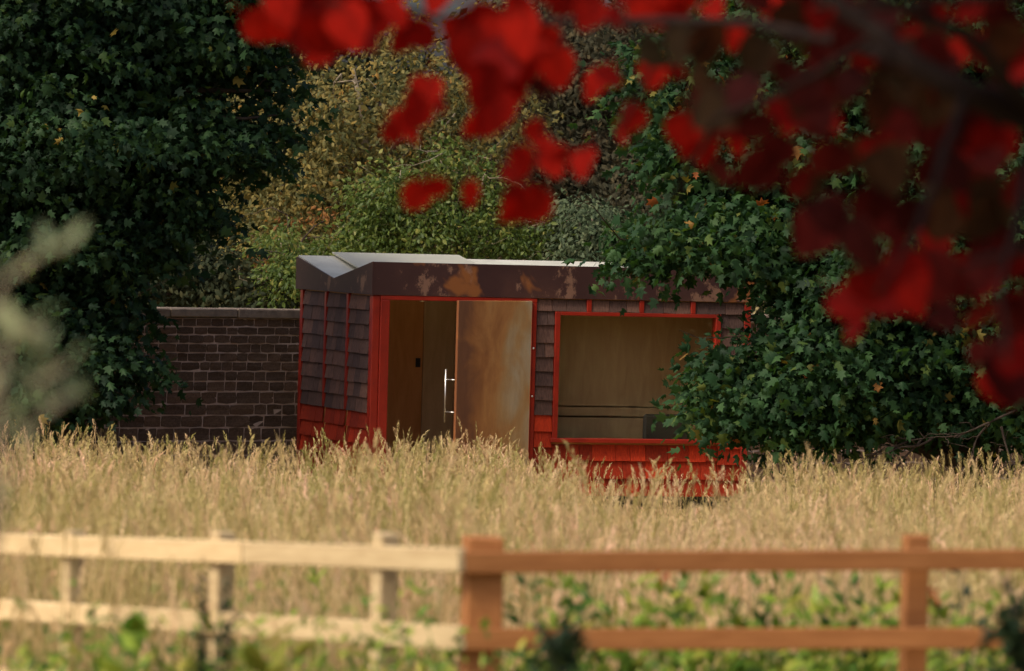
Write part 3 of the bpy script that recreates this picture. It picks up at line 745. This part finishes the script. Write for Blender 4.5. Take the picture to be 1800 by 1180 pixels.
# ------------------------------------------------------------------ meadow
def grass_clump(seed, n_st, n_bl, spread=0.20, fluff=1.0):
    rng = np.random.default_rng(seed)
    V, F, T = [], [], []
    def ribbon(pts, wds, side, t):
        b = len(V)
        for p, w in zip(pts, wds):
            V.append(p - side * w); V.append(p + side * w); T.append(t); T.append(t)
        for i in range(len(pts) - 1): F.append((b + 2 * i, b + 2 * i + 1, b + 2 * i + 3, b + 2 * i + 2))
    for i in range(n_st):
        base = np.array([*rng.normal(0, spread, 2), 0]); h = rng.uniform(0.45, 1.0)
        az = rng.uniform(0, 6.28); lean = np.array([math.cos(az), math.sin(az), 0]) * rng.uniform(0.02, 0.20) + np.array([.04, 0, 0])
        droop = rng.uniform(.1, .8)
        sa = rng.uniform(0, 6.28); side = np.array([math.cos(sa), math.sin(sa), 0])
        tt = rng.uniform(0.38, 1.0) if rng.random() < .85 else rng.uniform(.1, .35)
        pts = [base + np.array([0, 0, h * s]) + lean * h * s * s for s in (0, .35, .62, .82)]
        ribbon(pts, [.0030, .0026, .0022, .0018], side, tt)
        # drooping panicle of spikelets
        p = pts[-1].copy(); d = np.array([lean[0], lean[1], 1.0]); d /= np.linalg.norm(d)
        hl = h * rng.uniform(.14, .24); m = 11
        fat = rng.uniform(.35, 1.0) * fluff
        ld = lean / (np.linalg.norm(lean) + 1e-6)
        prev = p.copy()
        for k in range(m):
            d = d + (ld * .5 - np.array([0, 0, .55])) * droop * .16; d /= np.linalg.norm(d)
            p = p + d * hl / m
            w = fat * (.010 * math.sin(math.pi * (k + 1.2) / (m + 1)) + .003)
            for q in range(2):
                dv = rng.normal(size=3); dv -= d * dv.dot(d); dv /= np.linalg.norm(dv)
                c = p + dv * w * .7; a = d * rng.uniform(.008, .015) * (.7 + fat * .4); sd = np.cross(d, dv) * w * .42
                b = len(V)
                for v in (c - a - dv * w * .3, c + sd, c + a + dv * w * .5, c - sd): V.append(v); T.append(min(1, tt + .22))
                F.append((b, b + 1, b + 2, b + 3))
        ribbon([prev, p], [.0016, .001], side, tt)
    for i in range(n_bl):
        base = np.array([*rng.normal(0, spread * 1.1, 2), 0]); h = rng.uniform(.25, .8)
        az = rng.uniform(0, 6.28); ld = np.array([math.cos(az), math.sin(az), 0]); lean = ld * rng.uniform(.04, .38)
        side = np.array([-ld[1], ld[0], 0])
        pts = [base + np.array([0, 0, h * (s - .28 * s * s * np.linalg.norm(lean) * 2)]) + lean * h * s * s for s in (0, .4, .75, 1)]
        tt = rng.uniform(0.0, .55)
        ribbon(pts, [.0028, .0028, .0020, .0004], side, tt)
    me = bpy.data.meshes.new("grass_clump")
    me.from_pydata([tuple(v) for v in V], [], F); me.update()
    at = me.attributes.new("tint", 'FLOAT', 'POINT'); at.data.foreach_set("value", np.array(T, np.float32))
    me.materials.append(M["grass"])
    return me

TOPS = np.array([(-400, 800), (0, 795), (110, 775), (200, 790), (300, 825), (450, 815), (560, 828), (650, 800), (720, 785), (880, 795), (960, 830), (1050, 880), (1110, 908), (1285, 908), (1340, 860), (1420, 835), (1600, 840), (1800, 845), (2300, 845)], float)
def build_meadow():
    col = bpy.data.collections.new("grass_clumps")          # sources only, not linked to the scene
    NV = 12
    for i in range(NV):
        o = bpy.data.objects.new("grass_clump", grass_clump(100 + i, 24 if i < 8 else 12, 16 if i < 8 else 40))
        col.objects.link(o)
    for i in range(5):                                      # a few lone stalks
        o = bpy.data.objects.new("grass_stalks", grass_clump(150 + i, 5, 0, .14, 1.6)); col.objects.link(o)
    rng = np.random.default_rng(77)
    pts, scl, rot, idx = [], [], [], []
    Y = 24.4
    hc, hs = math.cos(HUT_YAW), math.sin(HUT_YAW)
    while Y < 73:
        half = 0.098 * Y + 0.8
        dens = 9.0 if Y > 50 else 11.0 if Y > 45 else (10.0 if Y > 33 else 9.0)
        step = 0.4
        n = rng.poisson(dens * 2 * half * step)
        X = rng.uniform(-half, half, n); YY = Y + rng.uniform(0, step, n)
        for x, y in zip(X, YY):
            dx, dy = x - HUT_O[0], y - HUT_O[1]
            lx, ly = dx * hc + dy * hs, -dx * hs + dy * hc
            if -0.12 < lx < HW + .12 and -.16 < ly < HD + .2: continue
            wx, wy = x - WALL_O[0], y - WALL_O[1]
            if -wx * math.sin(WALL_YAW) + wy * math.cos(WALL_YAW) > -0.25: continue
            px = 900 + FPX * x / y
            T = np.interp(px, TOPS[:, 0], TOPS[:, 1])
            g = ground_z(y)
            hmax = P(px, T, y)[2] - g
            pn = math.sin(x * 1.9 + y * .55 + 1.3) * math.sin(x * .7 - y * .9) + .6 * math.sin(x * 4.1 + 2.2 * math.sin(y * 1.7)) * math.sin(y * 2.3 + x)
            h = min(hmax, 0.86) * rng.uniform(.62, 1.02) * (1 + .26 * pn)
            lone = rng.random() < .42
            if lone: h = min(hmax * 1.10 + (.58 if 1080 < px < 1300 else .42) * rng.random() ** 1.6 + .03, 1.15)
            if y < 46 and rng.random() < .45:             # taller stand towards the fence
                big = math.sin(x * 2.6 + .35 * y) + .8 * math.sin(x * 5.3 - .5 * y + 1)
                tt = np.interp(px, (0, 150, 420, 640, 760, 1000, 1110, 1290, 1360, 1800), (835, 820, 850, 815, 800, 850, 925, 925, 880, 870)) + 22 * big + rng.uniform(-28, 50)
                h = min(max(P(px, tt, y)[2] - g, .45), 1.22)
                lone = lone or h > 1.05
            elif y < 34: h = min(h, .80)
            if h < .12: h = .12
            pts.append((x, y, g)); w = max(.7, min(1.1, h * 1.2)); scl.append((w, w, h)); rot.append(rng.uniform(0, 6.28)); idx.append(int(rng.integers(NV, NV + 5)) if lone else int(rng.integers(0, NV)))
        Y += step
    for px, py, Y in ((548, 745, 37), (575, 752, 36), (602, 728, 37), (628, 745, 38), (655, 730, 37), (730, 745, 38), (742, 765, 36), (812, 790, 35), (830, 782, 36), (1068, 748, 38), (1080, 790, 36), (1240, 800, 37), (1335, 835, 34), (1502, 762, 37), (1522, 778, 36), (1545, 790, 37), (1585, 785, 38), (120, 770, 37), (150, 800, 36), (330, 805, 38), (470, 820, 36), (960, 800, 37), (1690, 800, 36)):
        x = P(px, py, Y)[0]; g = ground_z(Y)
        pts.append((x, Y, g)); scl.append((1.3, 1.3, P(px, py, Y)[2] - g)); rot.append(rng.uniform(0, 6.28)); idx.append(int(rng.integers(NV, NV + 5)))
    me = bpy.data.meshes.new("meadow_grass")
    me.from_pydata(pts, [], []); me.update()
    a = me.attributes.new("scl", 'FLOAT_VECTOR', 'POINT'); a.data.foreach_set("vector", np.array(scl, np.float32).ravel())
    a = me.attributes.new("rot", 'FLOAT', 'POINT'); a.data.foreach_set("value", np.array(rot, np.float32))
    a = me.attributes.new("idx", 'INT', 'POINT'); a.data.foreach_set("value", np.array(idx, np.int32))
    me.materials.append(M["grass"])
    o = obj("meadow_grass", me)
    tag(o, "tall dry golden meadow grass with drooping seed heads", "grass", kind="stuff")
    g = bpy.data.node_groups.new("scatter_grass", "GeometryNodeTree")
    g.interface.new_socket("Geometry", in_out='INPUT', socket_type='NodeSocketGeometry')
    g.interface.new_socket("Geometry", in_out='OUTPUT', socket_type='NodeSocketGeometry')
    gi, go = g.nodes.new("NodeGroupInput"), g.nodes.new("NodeGroupOutput")
    ci = g.nodes.new("GeometryNodeCollectionInfo"); ci.inputs[0].default_value = col; ci.inputs[1].default_value = True; ci.inputs[2].default_value = True
    ip = g.nodes.new("GeometryNodeInstanceOnPoints")
    def at(nm, ty):
        n = g.nodes.new("GeometryNodeInputNamedAttribute"); n.data_type = ty; n.inputs[0].default_value = nm
        return n.outputs[0]
    cx = g.nodes.new("ShaderNodeCombineXYZ")
    g.links.new(at("rot", 'FLOAT'), cx.inputs[2])
    er = g.nodes.new("FunctionNodeEulerToRotation"); g.links.new(cx.outputs[0], er.inputs[0])
    g.links.new(gi.outputs[0], ip.inputs["Points"]); g.links.new(ci.outputs[0], ip.inputs["Instance"])
    ip.inputs["Pick Instance"].default_value = True
    g.links.new(at("idx", 'INT'), ip.inputs["Instance Index"]); g.links.new(er.outputs[0], ip.inputs["Rotation"]); g.links.new(at("scl", 'FLOAT_VECTOR'), ip.inputs["Scale"])
    g.links.new(ip.outputs[0], go.inputs[0])
    md = o.modifiers.new("scatter", 'NODES'); md.node_group = g
    print("grass clumps", len(pts))
build_meadow()

# ------------------------------------------------------------------ post and rail fence
def build_fence():
    rnd = random.Random(9)
    root = empty("post_and_rail_fence", (-0.05, 23, ground_z(23)))
    tag(root, "new timber post and rail fence turning a corner in the foreground", "fence")
    off = Vector((-0.05, 23, ground_z(23)))
    def beam(name, a, b, hgt, thick, mat, bev=.004):
        """a plank from a to b with its own height and thickness"""
        a, b = Vector(a), Vector(b)
        d = b - a; L = d.length
        o = obj(name, box_mesh(name, 0, L, -thick / 2, thick / 2, -hgt / 2, hgt / 2, bev, .003), mat, root, a - off)
        o.rotation_euler = (0, -math.asin(d.z / L), math.atan2(d.y, d.x))
        return o
    def post(px, py, Y, w, dpt, yaw, mat):
        p = P(px, py, Y); g = ground_z(Y) - .3
        bm = bmesh.new(); box(bm, -w / 2, w / 2, -dpt / 2, dpt / 2, 0, p[2] - g, .003, rnd)
        bmesh.ops.bevel(bm, geom=bm.edges[:], offset=.006, segments=1, affect='EDGES')
        o = obj("post", from_bm(bm, "post"), mat, root, Vector((p[0], Y, g)) - off)
        o.rotation_euler = (rnd.uniform(-.01, .01), rnd.uniform(-.008, .008), yaw)
    ry = math.radians(12)
    post(852, 944, 23.0, .150, .15, ry, M["timber"])
    post(1611, 940, 23.52, .100, .10, ry, M["timber"])
    post(2400, 940, 24.0, .100, .10, ry, M["timber"])
    for y0, y1 in ((989, 983), (1123, 1124), (1256, 1264)):
        a, b = P(812, y0, 22.88), P(2480, y1 - .0045 * 680, 23.95)
        beam("rail", a, b, .085, .04, M["timber"])
    # the run going back to the left
    d = np.array([-.5, .866])
    yaw = math.atan2(-.866, .5)
    for px, py, Y in ((681, 937, 23.50), (391, 934, 24.82), (133, 932, 26.10), (-120, 930, 27.5)):
        post(px, py, Y, .085, .085, yaw, M["timber_sunlit"])
    cuts = {0: (812, 432, 430, -260), 1: (812, 205, 203, -260), 2: (812, 432, 430, -260)}
    def depth(px):
        k = (px - 900) / FPX; x0, y0_ = (812 - 900) / FPX * 22.9, 22.9
        t = (x0 - k * y0_) / (.5 + .866 * k)
        return y0_ + .866 * t - .045
    for r, (ya, yb) in enumerate(((985, 956), (1122, 1071), (1262, 1190))):
        c = cuts[r]
        def yy(px): return ya + (yb - ya) * (812 - px) / (812 + 10)
        for u, v in ((c[0], c[1]), (c[2], c[3])):
            beam("rail", P(v, yy(v), depth(v)), P(u, yy(u), depth(u)), .096, .04, M["timber_sunlit"])
build_fence()

# ------------------------------------------------------------------ weeds by the fence
def weed(px, py, Y, label, group, mat, seed, leaf=.16, n=22, spread=.05, w=.2, flower=False, arch=0.0, low=.12):
    rng = np.random.default_rng(seed); rnd = random.Random(seed)
    tp = P(px, py, Y); g = ground_z(Y) - .02
    root = empty("tall_weed", (tp[0], Y, g)); tag(root, label, "weed", group)
    H = tp[2] - g
    bm = bmesh.new()
    path = wiggly((rnd.uniform(-.05, .05), 0, 0), (0, 0, H), 8, .04, 0, rnd)
    tube_into(bm, path, [.007 - .0006 * i for i in range(9)], 6)
    st = obj("stem", from_bm(bm, "stem", True), mat, root)
    a0 = st.data.attributes.new("tint", 'FLOAT', 'POINT'); a0.data.foreach_set("value", np.full(len(st.data.vertices), .4, np.float32))
    s = rng.uniform(low, 1, n); az = np.arange(n) * 2.4 + rng.uniform(0, .5, n)
    pos = np.stack([np.zeros(n), np.zeros(n), s * H], 1) + rng.normal(size=(n, 3)) * spread * .3
    outd = np.stack([np.cos(az), np.sin(az), np.zeros(n)], 1)
    tip = outd * .8 + np.array([0, 0, 1.1]) - np.array([0, 0, arch]); nrm = np.array([0, 0, .8]) - outd * .75 + rng.normal(size=(n, 3)) * .2
    size = leaf * (1.15 - .55 * s) * rng.uniform(.8, 1.2, n)
    tag(obj("foliage", cloud_mesh("foliage", oval_template(w), pos, nrm, tip, size, rng.random(n)), mat, root), kind="stuff")
    if flower:
        q = rng.normal(size=(14, 3)) * np.array([.02, .02, .03]) + np.array([0, 0, H])
        tag(obj("flower_head", cloud_mesh("flower_head", QUAD, q, rng.normal(size=(14, 3)), rng.normal(size=(14, 3)), np.full(14, .035), rng.random(14)), M["flower_red"], root), kind="stuff")

def build_weeds():
    rnd = random.Random(31)
    ga = "green weeds between the corner post and the next post"
    for i, (px, py) in enumerate(((930, 1020), (985, 1005), (1000, 1030), (1048, 1012), (1072, 1062), (1100, 1070), (1015, 1060), (1215, 1060), (1300, 1065), (1355, 1062), (1410, 1068), (1465, 1070), (1520, 1060), (1130, 1028), (1160, 1015), (1195, 1040), (1240, 1010), (1270, 1052), (1330, 1030), (1380, 1008), (1440, 1060), (1490, 1030), (1545, 1012), (1565, 1050))):
        weed(px, py, 24.2 + rnd.uniform(-.25, .5), "bright green upright weed behind the rails between the two orange brown posts", ga, M["weed"] if i % 3 else M["weed_mid"], 300 + i, .16, 32, .08, w=.2, flower=i == 14)
    gb = "green weeds beyond the second orange brown post"
    for i, (px, py) in enumerate(((1642, 1045), (1665, 1060), (1690, 1004), (1705, 1030), (1740, 1060), (1775, 1040))):
        weed(px, py, 24.3 + rnd.uniform(-.25, .4), "green upright weed at the far right end of the fence", gb, M["weed"] if i not in (2, 3) else M["weed_dark"], 340 + i, .15, 26, .06, w=.17, flower=i == 0)
    gc = "green weeds behind the pale fence run"
    for i, (px, py) in enumerate(((745, 1015), (775, 1035), (640, 1030), (560, 1010), (500, 1020), (430, 1030), (410, 1050), (700, 1060), (540, 1070))):
        weed(px, py, 25.6 + rnd.uniform(-.3, .6), "slender green weed showing between the pale fence rails", gc, M["weed"], 360 + i, .14, 18, w=.13)
    gd = "leafy weeds along the bottom of the picture"
    for i in range(56):
        px = 10 + i * 33 + rnd.uniform(-16, 16)
        if 790 < px < 910: px += 60
        where = [w_ for lim, w_ in ((132, "left of the leftmost pale post"), (390, "between the two leftmost pale posts"), (680, "between the middle pale posts"), (815, "between the pale posts and the thick corner post"), (1610, "along the orange brown rails"), (9999, "right of the last orange brown post")) if px < lim][0]
        weed(px, rnd.uniform(1128, 1170) if px > 900 else rnd.uniform(1118, 1165), 24.0 + rnd.uniform(-.3, .5) if px > 900 else 22.3 + rnd.uniform(-.4, .4), "low leafy weed at the fence foot " + where, gd + ", " + where, M["weed"] if i % 4 else M["weed_mid"], 400 + i, .10, 80, .40, .2)
    weed(460, 1120, 21.2, "yellow green broad leaved weed below the pale rails", None, M["weed_yellow"], 440, .22, 30, .1, .3)
    weed(325, 1140, 21.0, "yellowish weed beside the second pale post", None, M["weed_yellow"], 441, .16, 22, .1, .3)
    weed(240, 1105, 20.6, "large smooth green dock weed in front of the pale lower rail", None, M["weed"], 442, .26, 16, .05, .25)
    weed(358, 1012, 20.5, "dark spiky dead stem standing before the second pale post", None, M["weed_dark"], 443, .05, 170, .03, .4)
    weed(398, 1036, 20.4, "shorter dark dead stem close against the second pale post", None, M["weed_dark"], 444, .055, 170, .04, .4)
    weed(988, 1122, 17.5, "dark green broad leaf clump against the lower rail by the corner post", None, M["weed_dark"], 445, .075, 120, .10, .45, arch=.9, low=.90)
    weed(1795, 1085, 17.5, "dark green leaf clump at the bottom right corner", None, M["weed_dark"], 446, .10, 130, .16, .45, arch=.8, low=.84)
build_weeds()

# ------------------------------------------------------------------ red leaved tree hanging in from the right
def red_leaf_mesh(name, mat, seed):
    rnd = random.Random(seed)
    half = [(0.14, 0.0), (0.34, 0.10), (0.44, 0.30), (0.42, 0.52), (0.30, 0.76), (0.13, 0.93)]
    w = rnd.uniform(.9, 1.1); fold = rnd.uniform(.1, .3); curl = rnd.uniform(.05, .3)
    bm = bmesh.new()
    mid = [bm.verts.new((0, y, -curl * (y - .3) ** 2)) for y in (0.07, 0.22, 0.42, 0.62, 0.82, 1.0)]
    sides = []
    for s in (1, -1):
        e = [bm.verts.new((s * x * w, y + rnd.uniform(-.015, .015), fold * x - curl * (y - .3) ** 2 + rnd.uniform(-.02, .02))) for x, y in half]
        sides.append(e)
        pr = list(zip(mid, e))
        for i in range(len(pr) - 1):
            q = (pr[i][0], pr[i][1], pr[i + 1][1], pr[i + 1][0])
            bm.faces.new(q if s > 0 else q[::-1])
    # stalk
    a = [bm.verts.new(v) for v in ((-.012, .08, .0), (.012, .08, 0), (.008, -.45, .1), (-.008, -.45, .1))]
    bm.faces.new(a)
    me = from_bm(bm, name, True)
    me.materials.append(mat)
    return me

def build_red_tree():
    rnd = random.Random(17)
    K = 1.3                                     # the whole tree stands this much farther than its measured plan
    base = Vector((3.9, 15.9, ground_z(15.9) - .05))
    root = empty("red_leaf_tree", base)
    tag(root, "red leaved tree whose blurred branches hang into the top right foreground", "tree")
    def loc(p): return Vector(p) - base
    bm = bmesh.new()
    trunk = [loc(base), loc((3.84, 15.9, 2.4)), loc((3.64, 15.9, 3.2)), loc((3.38, 16.0, 4.4)), loc((3.3, 16.0, 6.7)), loc((3.1, 15.9, 8.7))]
    tube_into(bm, trunk, [.16, .13, .12, .10, .07, .04], 12)
    obj("trunk", from_bm(bm, "trunk", True), M["bark_red"], root)
    def branch(pix, r0, r1):
        bm = bmesh.new()
        pts = [loc(P(q[0], q[1], q[2] * K)) for q in pix]
        fine = []
        for i in range(len(pts) - 1):
            for k in range(4):
                t = k / 4
                fine.append(pts[i].lerp(pts[i + 1], t) + Vector((rnd.uniform(-1, 1), rnd.uniform(-1, 1), rnd.uniform(-1, 1))) * .006)
        fine.append(pts[-1])
        n = len(fine) - 1
        tube_into(bm, fine, [0.8 * K * (r0 + (r1 - r0) * i / n) for i in range(n + 1)], 7)
        obj("branch", from_bm(bm, "branch", True), M["bark_red"], root)
    branch([(3060, 560, 12.2), (2300, 330, 11.8), (1830, 215, 11.4), (1700, 165, 11.2), (1610, 115, 11.2), (1545, 60, 11.3), (1450, -10, 11.4), (1300, -90, 11.6)], .055, .012)
    branch([(1610, 115, 11.2), (1480, 75, 11.8), (1330, 42, 12.4), (1180, 36, 12.8), (1000, 42, 13.2), (900, 28, 13.3), (780, 36, 13.4), (690, 15, 13.4), (560, 5, 13.4), (480, 15, 13.4)], .018, .004)
    branch([(1330, 42, 12.4), (1385, 62, 12.3), (1400, 90, 12.3)], .010, .005)
    branch([(1180, 36, 12.8), (1130, 150, 12.9), (1090, 230, 12.9), (1010, 275, 13.0)], .007, .003)
    branch([(1545, 60, 11.3), (1400, 150, 11.3), (1260, 210, 11.6), (1200, 320, 11.9), (1130, 430, 12.2)], .012, .003)
    branch([(900, 28, 13.3), (865, 130, 13.3), (850, 220, 13.3)], .006, .003)
    branch([(1000, 42, 13.2), (960, 200, 13.2), (930, 330, 13.2), (830, 310, 13.2), (760, 300, 13.2)], .006, .002)
    branch([(1700, 165, 11.2), (1650, 300, 10.8), (1600, 430, 10.6), (1540, 520, 10.5)], .014, .004)
    branch([(1830, 215, 11.4), (1790, 380, 10.6), (1760, 500, 10.4), (1770, 640, 10.3)], .014, .004)
    branch([(1830, 215, 11.4), (1700, 60, 10.8), (1560, 0, 10.6), (1400, -40, 10.6)], .022, .006)
    branch([(2300, 330, 11.8), (2000, 60, 11.6), (1800, -10, 11.4), (1600, 10, 11.4), (1420, 15, 11.6)], .02, .006)
    branch([(2300, 330, 11.8), (2000, 420, 11.2), (1800, 440, 10.8), (1680, 470, 10.6)], .02, .005)
    meshes = {k: [red_leaf_mesh("leaf", M["red_" + k], i * 7 + j) for j in range(4)] for i, k in enumerate(("bright", "crimson", "shaded_maroon", "shaded_olive"))}
    def leaf(px, py, Y, r, kind, ang=None, tilt=None, asp=1.0):
        """leaf with its centre near a pixel, half-length r pixels, hanging tip mostly down"""
        Y *= K
        L = 2 * r * Y / FPX
        ang = rnd.uniform(-.9, .9) if ang is None else ang
        c = Vector(P(px, py, Y))
        o = obj("leaf", rnd.choice(meshes[kind]), None, root)
        tx = rnd.uniform(-.8, .8) if tilt is None else tilt
        tz = rnd.uniform(-.8, .8)
        m = Matrix.Rotation(tz, 3, 'Z') @ Matrix.Rotation(math.pi / 2 + tx, 3, 'X') @ Matrix.Rotation(math.pi + ang, 3, 'Z')
        ctr = m @ Vector((0, .5 * L, 0))
        o.rotation_euler = m.to_euler()
        o.location = c - ctr - base
        o.scale = (L * asp, L, L)
    B, Cc, Mm, Ol = "bright", "crimson", "shaded_maroon", "shaded_olive"
    near = [(462, 48, 38, B), (500, 40, 44, B), (545, 50, 48, Cc), (570, 62, 50, B), (612, 48, 46, B), (560, 92, 30, B), (500, 12, 40, B), (600, 5, 42, B), (650, 35, 38, B), (535, 15, 44, Cc), (640, 70, 30, Cc),
            (690, 25, 34, B), (715, 60, 34, B), (742, 62, 32, Cc), (700, 75, 22, B), (770, -5, 34, B), (695, -10, 30, B),
            (826, 92, 50, B), (850, 42, 46, B), (882, 100, 56, Cc), (922, 62, 48, B), (962, 90, 46, B), (978, 122, 36, B), (848, 150, 44, Cc), (862, 192, 54, B), (838, 218, 32, B), (905, 22, 42, B), (955, 155, 26, Mm), (890, 170, 38, B), (935, 110, 44, B), (866, 105, 20, Mm), (812, 60, 36, B), (880, 60, 40, B), (900, 130, 44, B),
            (748, 163, 36, B), (712, 226, 36, B), (728, 196, 40, B), (755, 170, 16, Mm), (690, 235, 22, B), (770, 185, 20, Cc),
            (730, 345, 32, B), (768, 330, 25, B), (826, 342, 26, B, .1, .1, .75),
            (914, 286, 30, B), (955, 262, 30, B), (975, 285, 34, B, .6), (942, 234, 24, B), (1027, 288, 30, B, .1), (900, 305, 20, Cc), (988, 275, 22, Cc),
            (928, 360, 46, B), (897, 372, 26, B), (905, 350, 28, Cc),
            (1048, 150, 32, B), (1070, 135, 26, Cc), (1145, 132, 28, B), (1188, 126, 22, Cc), (1110, 208, 30, B), (1096, 235, 22, B, .1, .1, .6),
            (1204, 232, 36, B), (1238, 268, 28, B), (1295, 256, 22, B, .1, .1, .7), (1210, 265, 20, B),
            (1035, 25, 32, B), (1085, 35, 28, Cc), (1145, 15, 40, B), (1180, 25, 30, Cc), (1195, -5, 30, B), (990, 5, 30, Cc), (1280, 60, 34, B), (1256, 15, 24, B), (1302, 52, 24, Cc), (1345, 8, 36, B), (1385, 18, 42, Mm), (1030, -20, 40, B), (1110, -25, 40, Cc), (960, -15, 30, B)]
    for q in near:
        leaf(q[0], q[1], 13.2 + rnd.uniform(-.35, .35), q[2] * 1.06, q[3], *q[4:])
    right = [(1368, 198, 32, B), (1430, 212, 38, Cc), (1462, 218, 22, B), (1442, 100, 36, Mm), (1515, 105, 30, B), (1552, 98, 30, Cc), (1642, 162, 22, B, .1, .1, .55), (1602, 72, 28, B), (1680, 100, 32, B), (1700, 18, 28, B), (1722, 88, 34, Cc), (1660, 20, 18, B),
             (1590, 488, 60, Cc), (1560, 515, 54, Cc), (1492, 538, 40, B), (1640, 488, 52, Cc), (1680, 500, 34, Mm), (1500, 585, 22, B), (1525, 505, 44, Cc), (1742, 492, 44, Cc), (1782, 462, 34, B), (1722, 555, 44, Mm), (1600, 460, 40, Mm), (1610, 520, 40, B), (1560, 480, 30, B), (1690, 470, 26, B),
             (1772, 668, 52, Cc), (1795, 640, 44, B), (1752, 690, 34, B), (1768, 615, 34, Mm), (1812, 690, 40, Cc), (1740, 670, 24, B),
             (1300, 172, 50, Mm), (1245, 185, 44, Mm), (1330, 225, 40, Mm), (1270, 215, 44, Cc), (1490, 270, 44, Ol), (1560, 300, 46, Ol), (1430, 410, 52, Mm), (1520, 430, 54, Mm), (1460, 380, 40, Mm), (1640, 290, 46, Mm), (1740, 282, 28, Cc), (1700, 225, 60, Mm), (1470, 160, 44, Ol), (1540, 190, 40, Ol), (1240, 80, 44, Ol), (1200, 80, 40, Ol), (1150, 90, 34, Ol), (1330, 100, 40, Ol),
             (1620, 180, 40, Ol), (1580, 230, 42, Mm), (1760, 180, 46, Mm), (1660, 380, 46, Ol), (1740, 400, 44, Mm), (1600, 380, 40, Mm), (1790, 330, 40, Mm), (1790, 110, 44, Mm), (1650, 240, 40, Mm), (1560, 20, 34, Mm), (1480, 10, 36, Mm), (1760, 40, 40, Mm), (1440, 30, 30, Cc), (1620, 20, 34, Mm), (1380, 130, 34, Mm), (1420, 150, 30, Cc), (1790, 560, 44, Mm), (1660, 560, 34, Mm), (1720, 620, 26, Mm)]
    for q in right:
        kd = Cc if q[3] == B and rnd.random() < .35 else Mm if q[3] == Cc and rnd.random() < .3 else q[3]  # some leaves recoloured darker to imitate the shade on this side
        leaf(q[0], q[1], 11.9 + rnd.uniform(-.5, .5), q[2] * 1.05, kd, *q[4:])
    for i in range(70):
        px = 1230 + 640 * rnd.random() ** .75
        leaf(px, rnd.uniform(-30, 330 + (px - 1230) * .45), rnd.uniform(11.4, 12.6), rnd.uniform(30, 52), rnd.choice((Ol, Ol, Mm, Mm, Mm, Cc)))  # dim filler leaves, shade put into their colour
    # unseen crown outside the frame, above and to the right, placed to shade leaves
    rng = np.random.default_rng(55)
    bl = [((-.1, 10.2, 4.75), (.75, .7, .35), 60), ((.9, 10.8, 4.9), (.9, .9, .5), 90), ((1.9, 11.5, 4.6), (.6, .9, .9), 80), ((1.7, 11.3, 5.9), (1.2, 1.2, .7), 90), ((-.2, 9.6, 5.3), (.8, .7, .35), 50)]
    bl = [((c[0] * K, c[1] * K, CAM_Z + (c[2] - CAM_Z) * K), tuple(K * q for q in r_), n_) for c, r_, n_ in bl]
    pos, nrm, tip, size, tint = sprays(bl, .11, spray_r=.2, per=16, rng=rng)
    a = np.array([(900 + FPX * p[0] / p[1], 340 - FPX * (p[2] - CAM_Z) / p[1]) for p in pos])
    k = (a[:, 1] < -60) | (a[:, 0] > 1860)
    tag(obj("crown", cloud_mesh("crown", oval_template(.42), pos[k] - np.array(base), nrm[k], tip[k], size[k], tint[k]), M["red_crown"], root), kind="stuff")
    for e in ((-.1, 10.2, 4.75), (.9, 10.8, 4.9), (1.7, 11.3, 5.6), (-.2, 9.6, 5.3)):
        bm = bmesh.new(); pth = wiggly(trunk[3], loc((e[0] * K, e[1] * K, CAM_Z + (e[2] - CAM_Z) * K)), 8, .08, .05, rnd)
        tube_into(bm, pth, [.04 - .0042 * q for q in range(9)], 7)
        obj("branch", from_bm(bm, "branch", True), M["bark_red"], root)
build_red_tree()

# ------------------------------------------------------------------ pale shrub at the left edge, very near
def build_pale():
    rnd = random.Random(23)
    base = Vector((-1.15, 10.1, ground_z(10.1) - .02))
    root = empty("silver_leaf_shrub", base)
    tag(root, "very blurred pale silver green shrub sprays at the left edge", "shrub")
    mes = []
    for s in range(3):
        bm = bmesh.new()
        mid = [bm.verts.new((0, y, -.25 * y * y * (s + .4) * .4)) for y in (0, .25, .5, .75, 1)]
        for sg in (1, -1):
            e = [bm.verts.new((sg * w, y, .06 - .2 * y * y * (s + .4) * .4)) for w, y in ((.02, 0), (.16, .25), (.19, .5), (.12, .75), (.01, 1))]
            for i in range(4):
                q = (mid[i], e[i], e[i + 1], mid[i + 1]); bm.faces.new(q if sg > 0 else q[::-1])
        me = from_bm(bm, "leaf", True); me.materials.append(M["pale"]); mes.append(me)
    stems = [[(-80, 1400), (-60, 900), (-40, 640), (0, 500), (60, 455), (130, 425)], [(-80, 1400), (-30, 900), (0, 760), (60, 680), (120, 640)],
             [(-80, 1400), (-20, 1000), (-8, 820), (-2, 700), (6, 610)], [(-90, 1400), (-50, 800), (20, 600), (60, 560), (85, 640)], [(-80, 1400), (0, 900), (60, 740), (130, 690)]]
    for st in stems:
        Y = 10.0 + rnd.uniform(-.25, .25)
        pts = [Vector(P(x, y, Y)) - base for x, y in st]; pts[0] = Vector((rnd.uniform(-.05, .05), 0, 0))
        bm = bmesh.new(); tube_into(bm, pts, [.008 - .001 * i for i in range(len(pts))], 6)
        obj("stem", from_bm(bm, "stem", True), M["bark_grey"], root)
        for i in range(10):
            t = rnd.uniform(1.6, len(pts) - 1.001); k = int(t); p = pts[k].lerp(pts[k + 1], t - k)
            o = obj("leaf", rnd.choice(mes), None, root, p)
            L = rnd.uniform(.04, .075); o.scale = (L, L, L)
            o.rotation_euler = (rnd.uniform(.3, 1.6), rnd.uniform(-.8, .8), rnd.uniform(-2.2, 2.2))
build_pale()
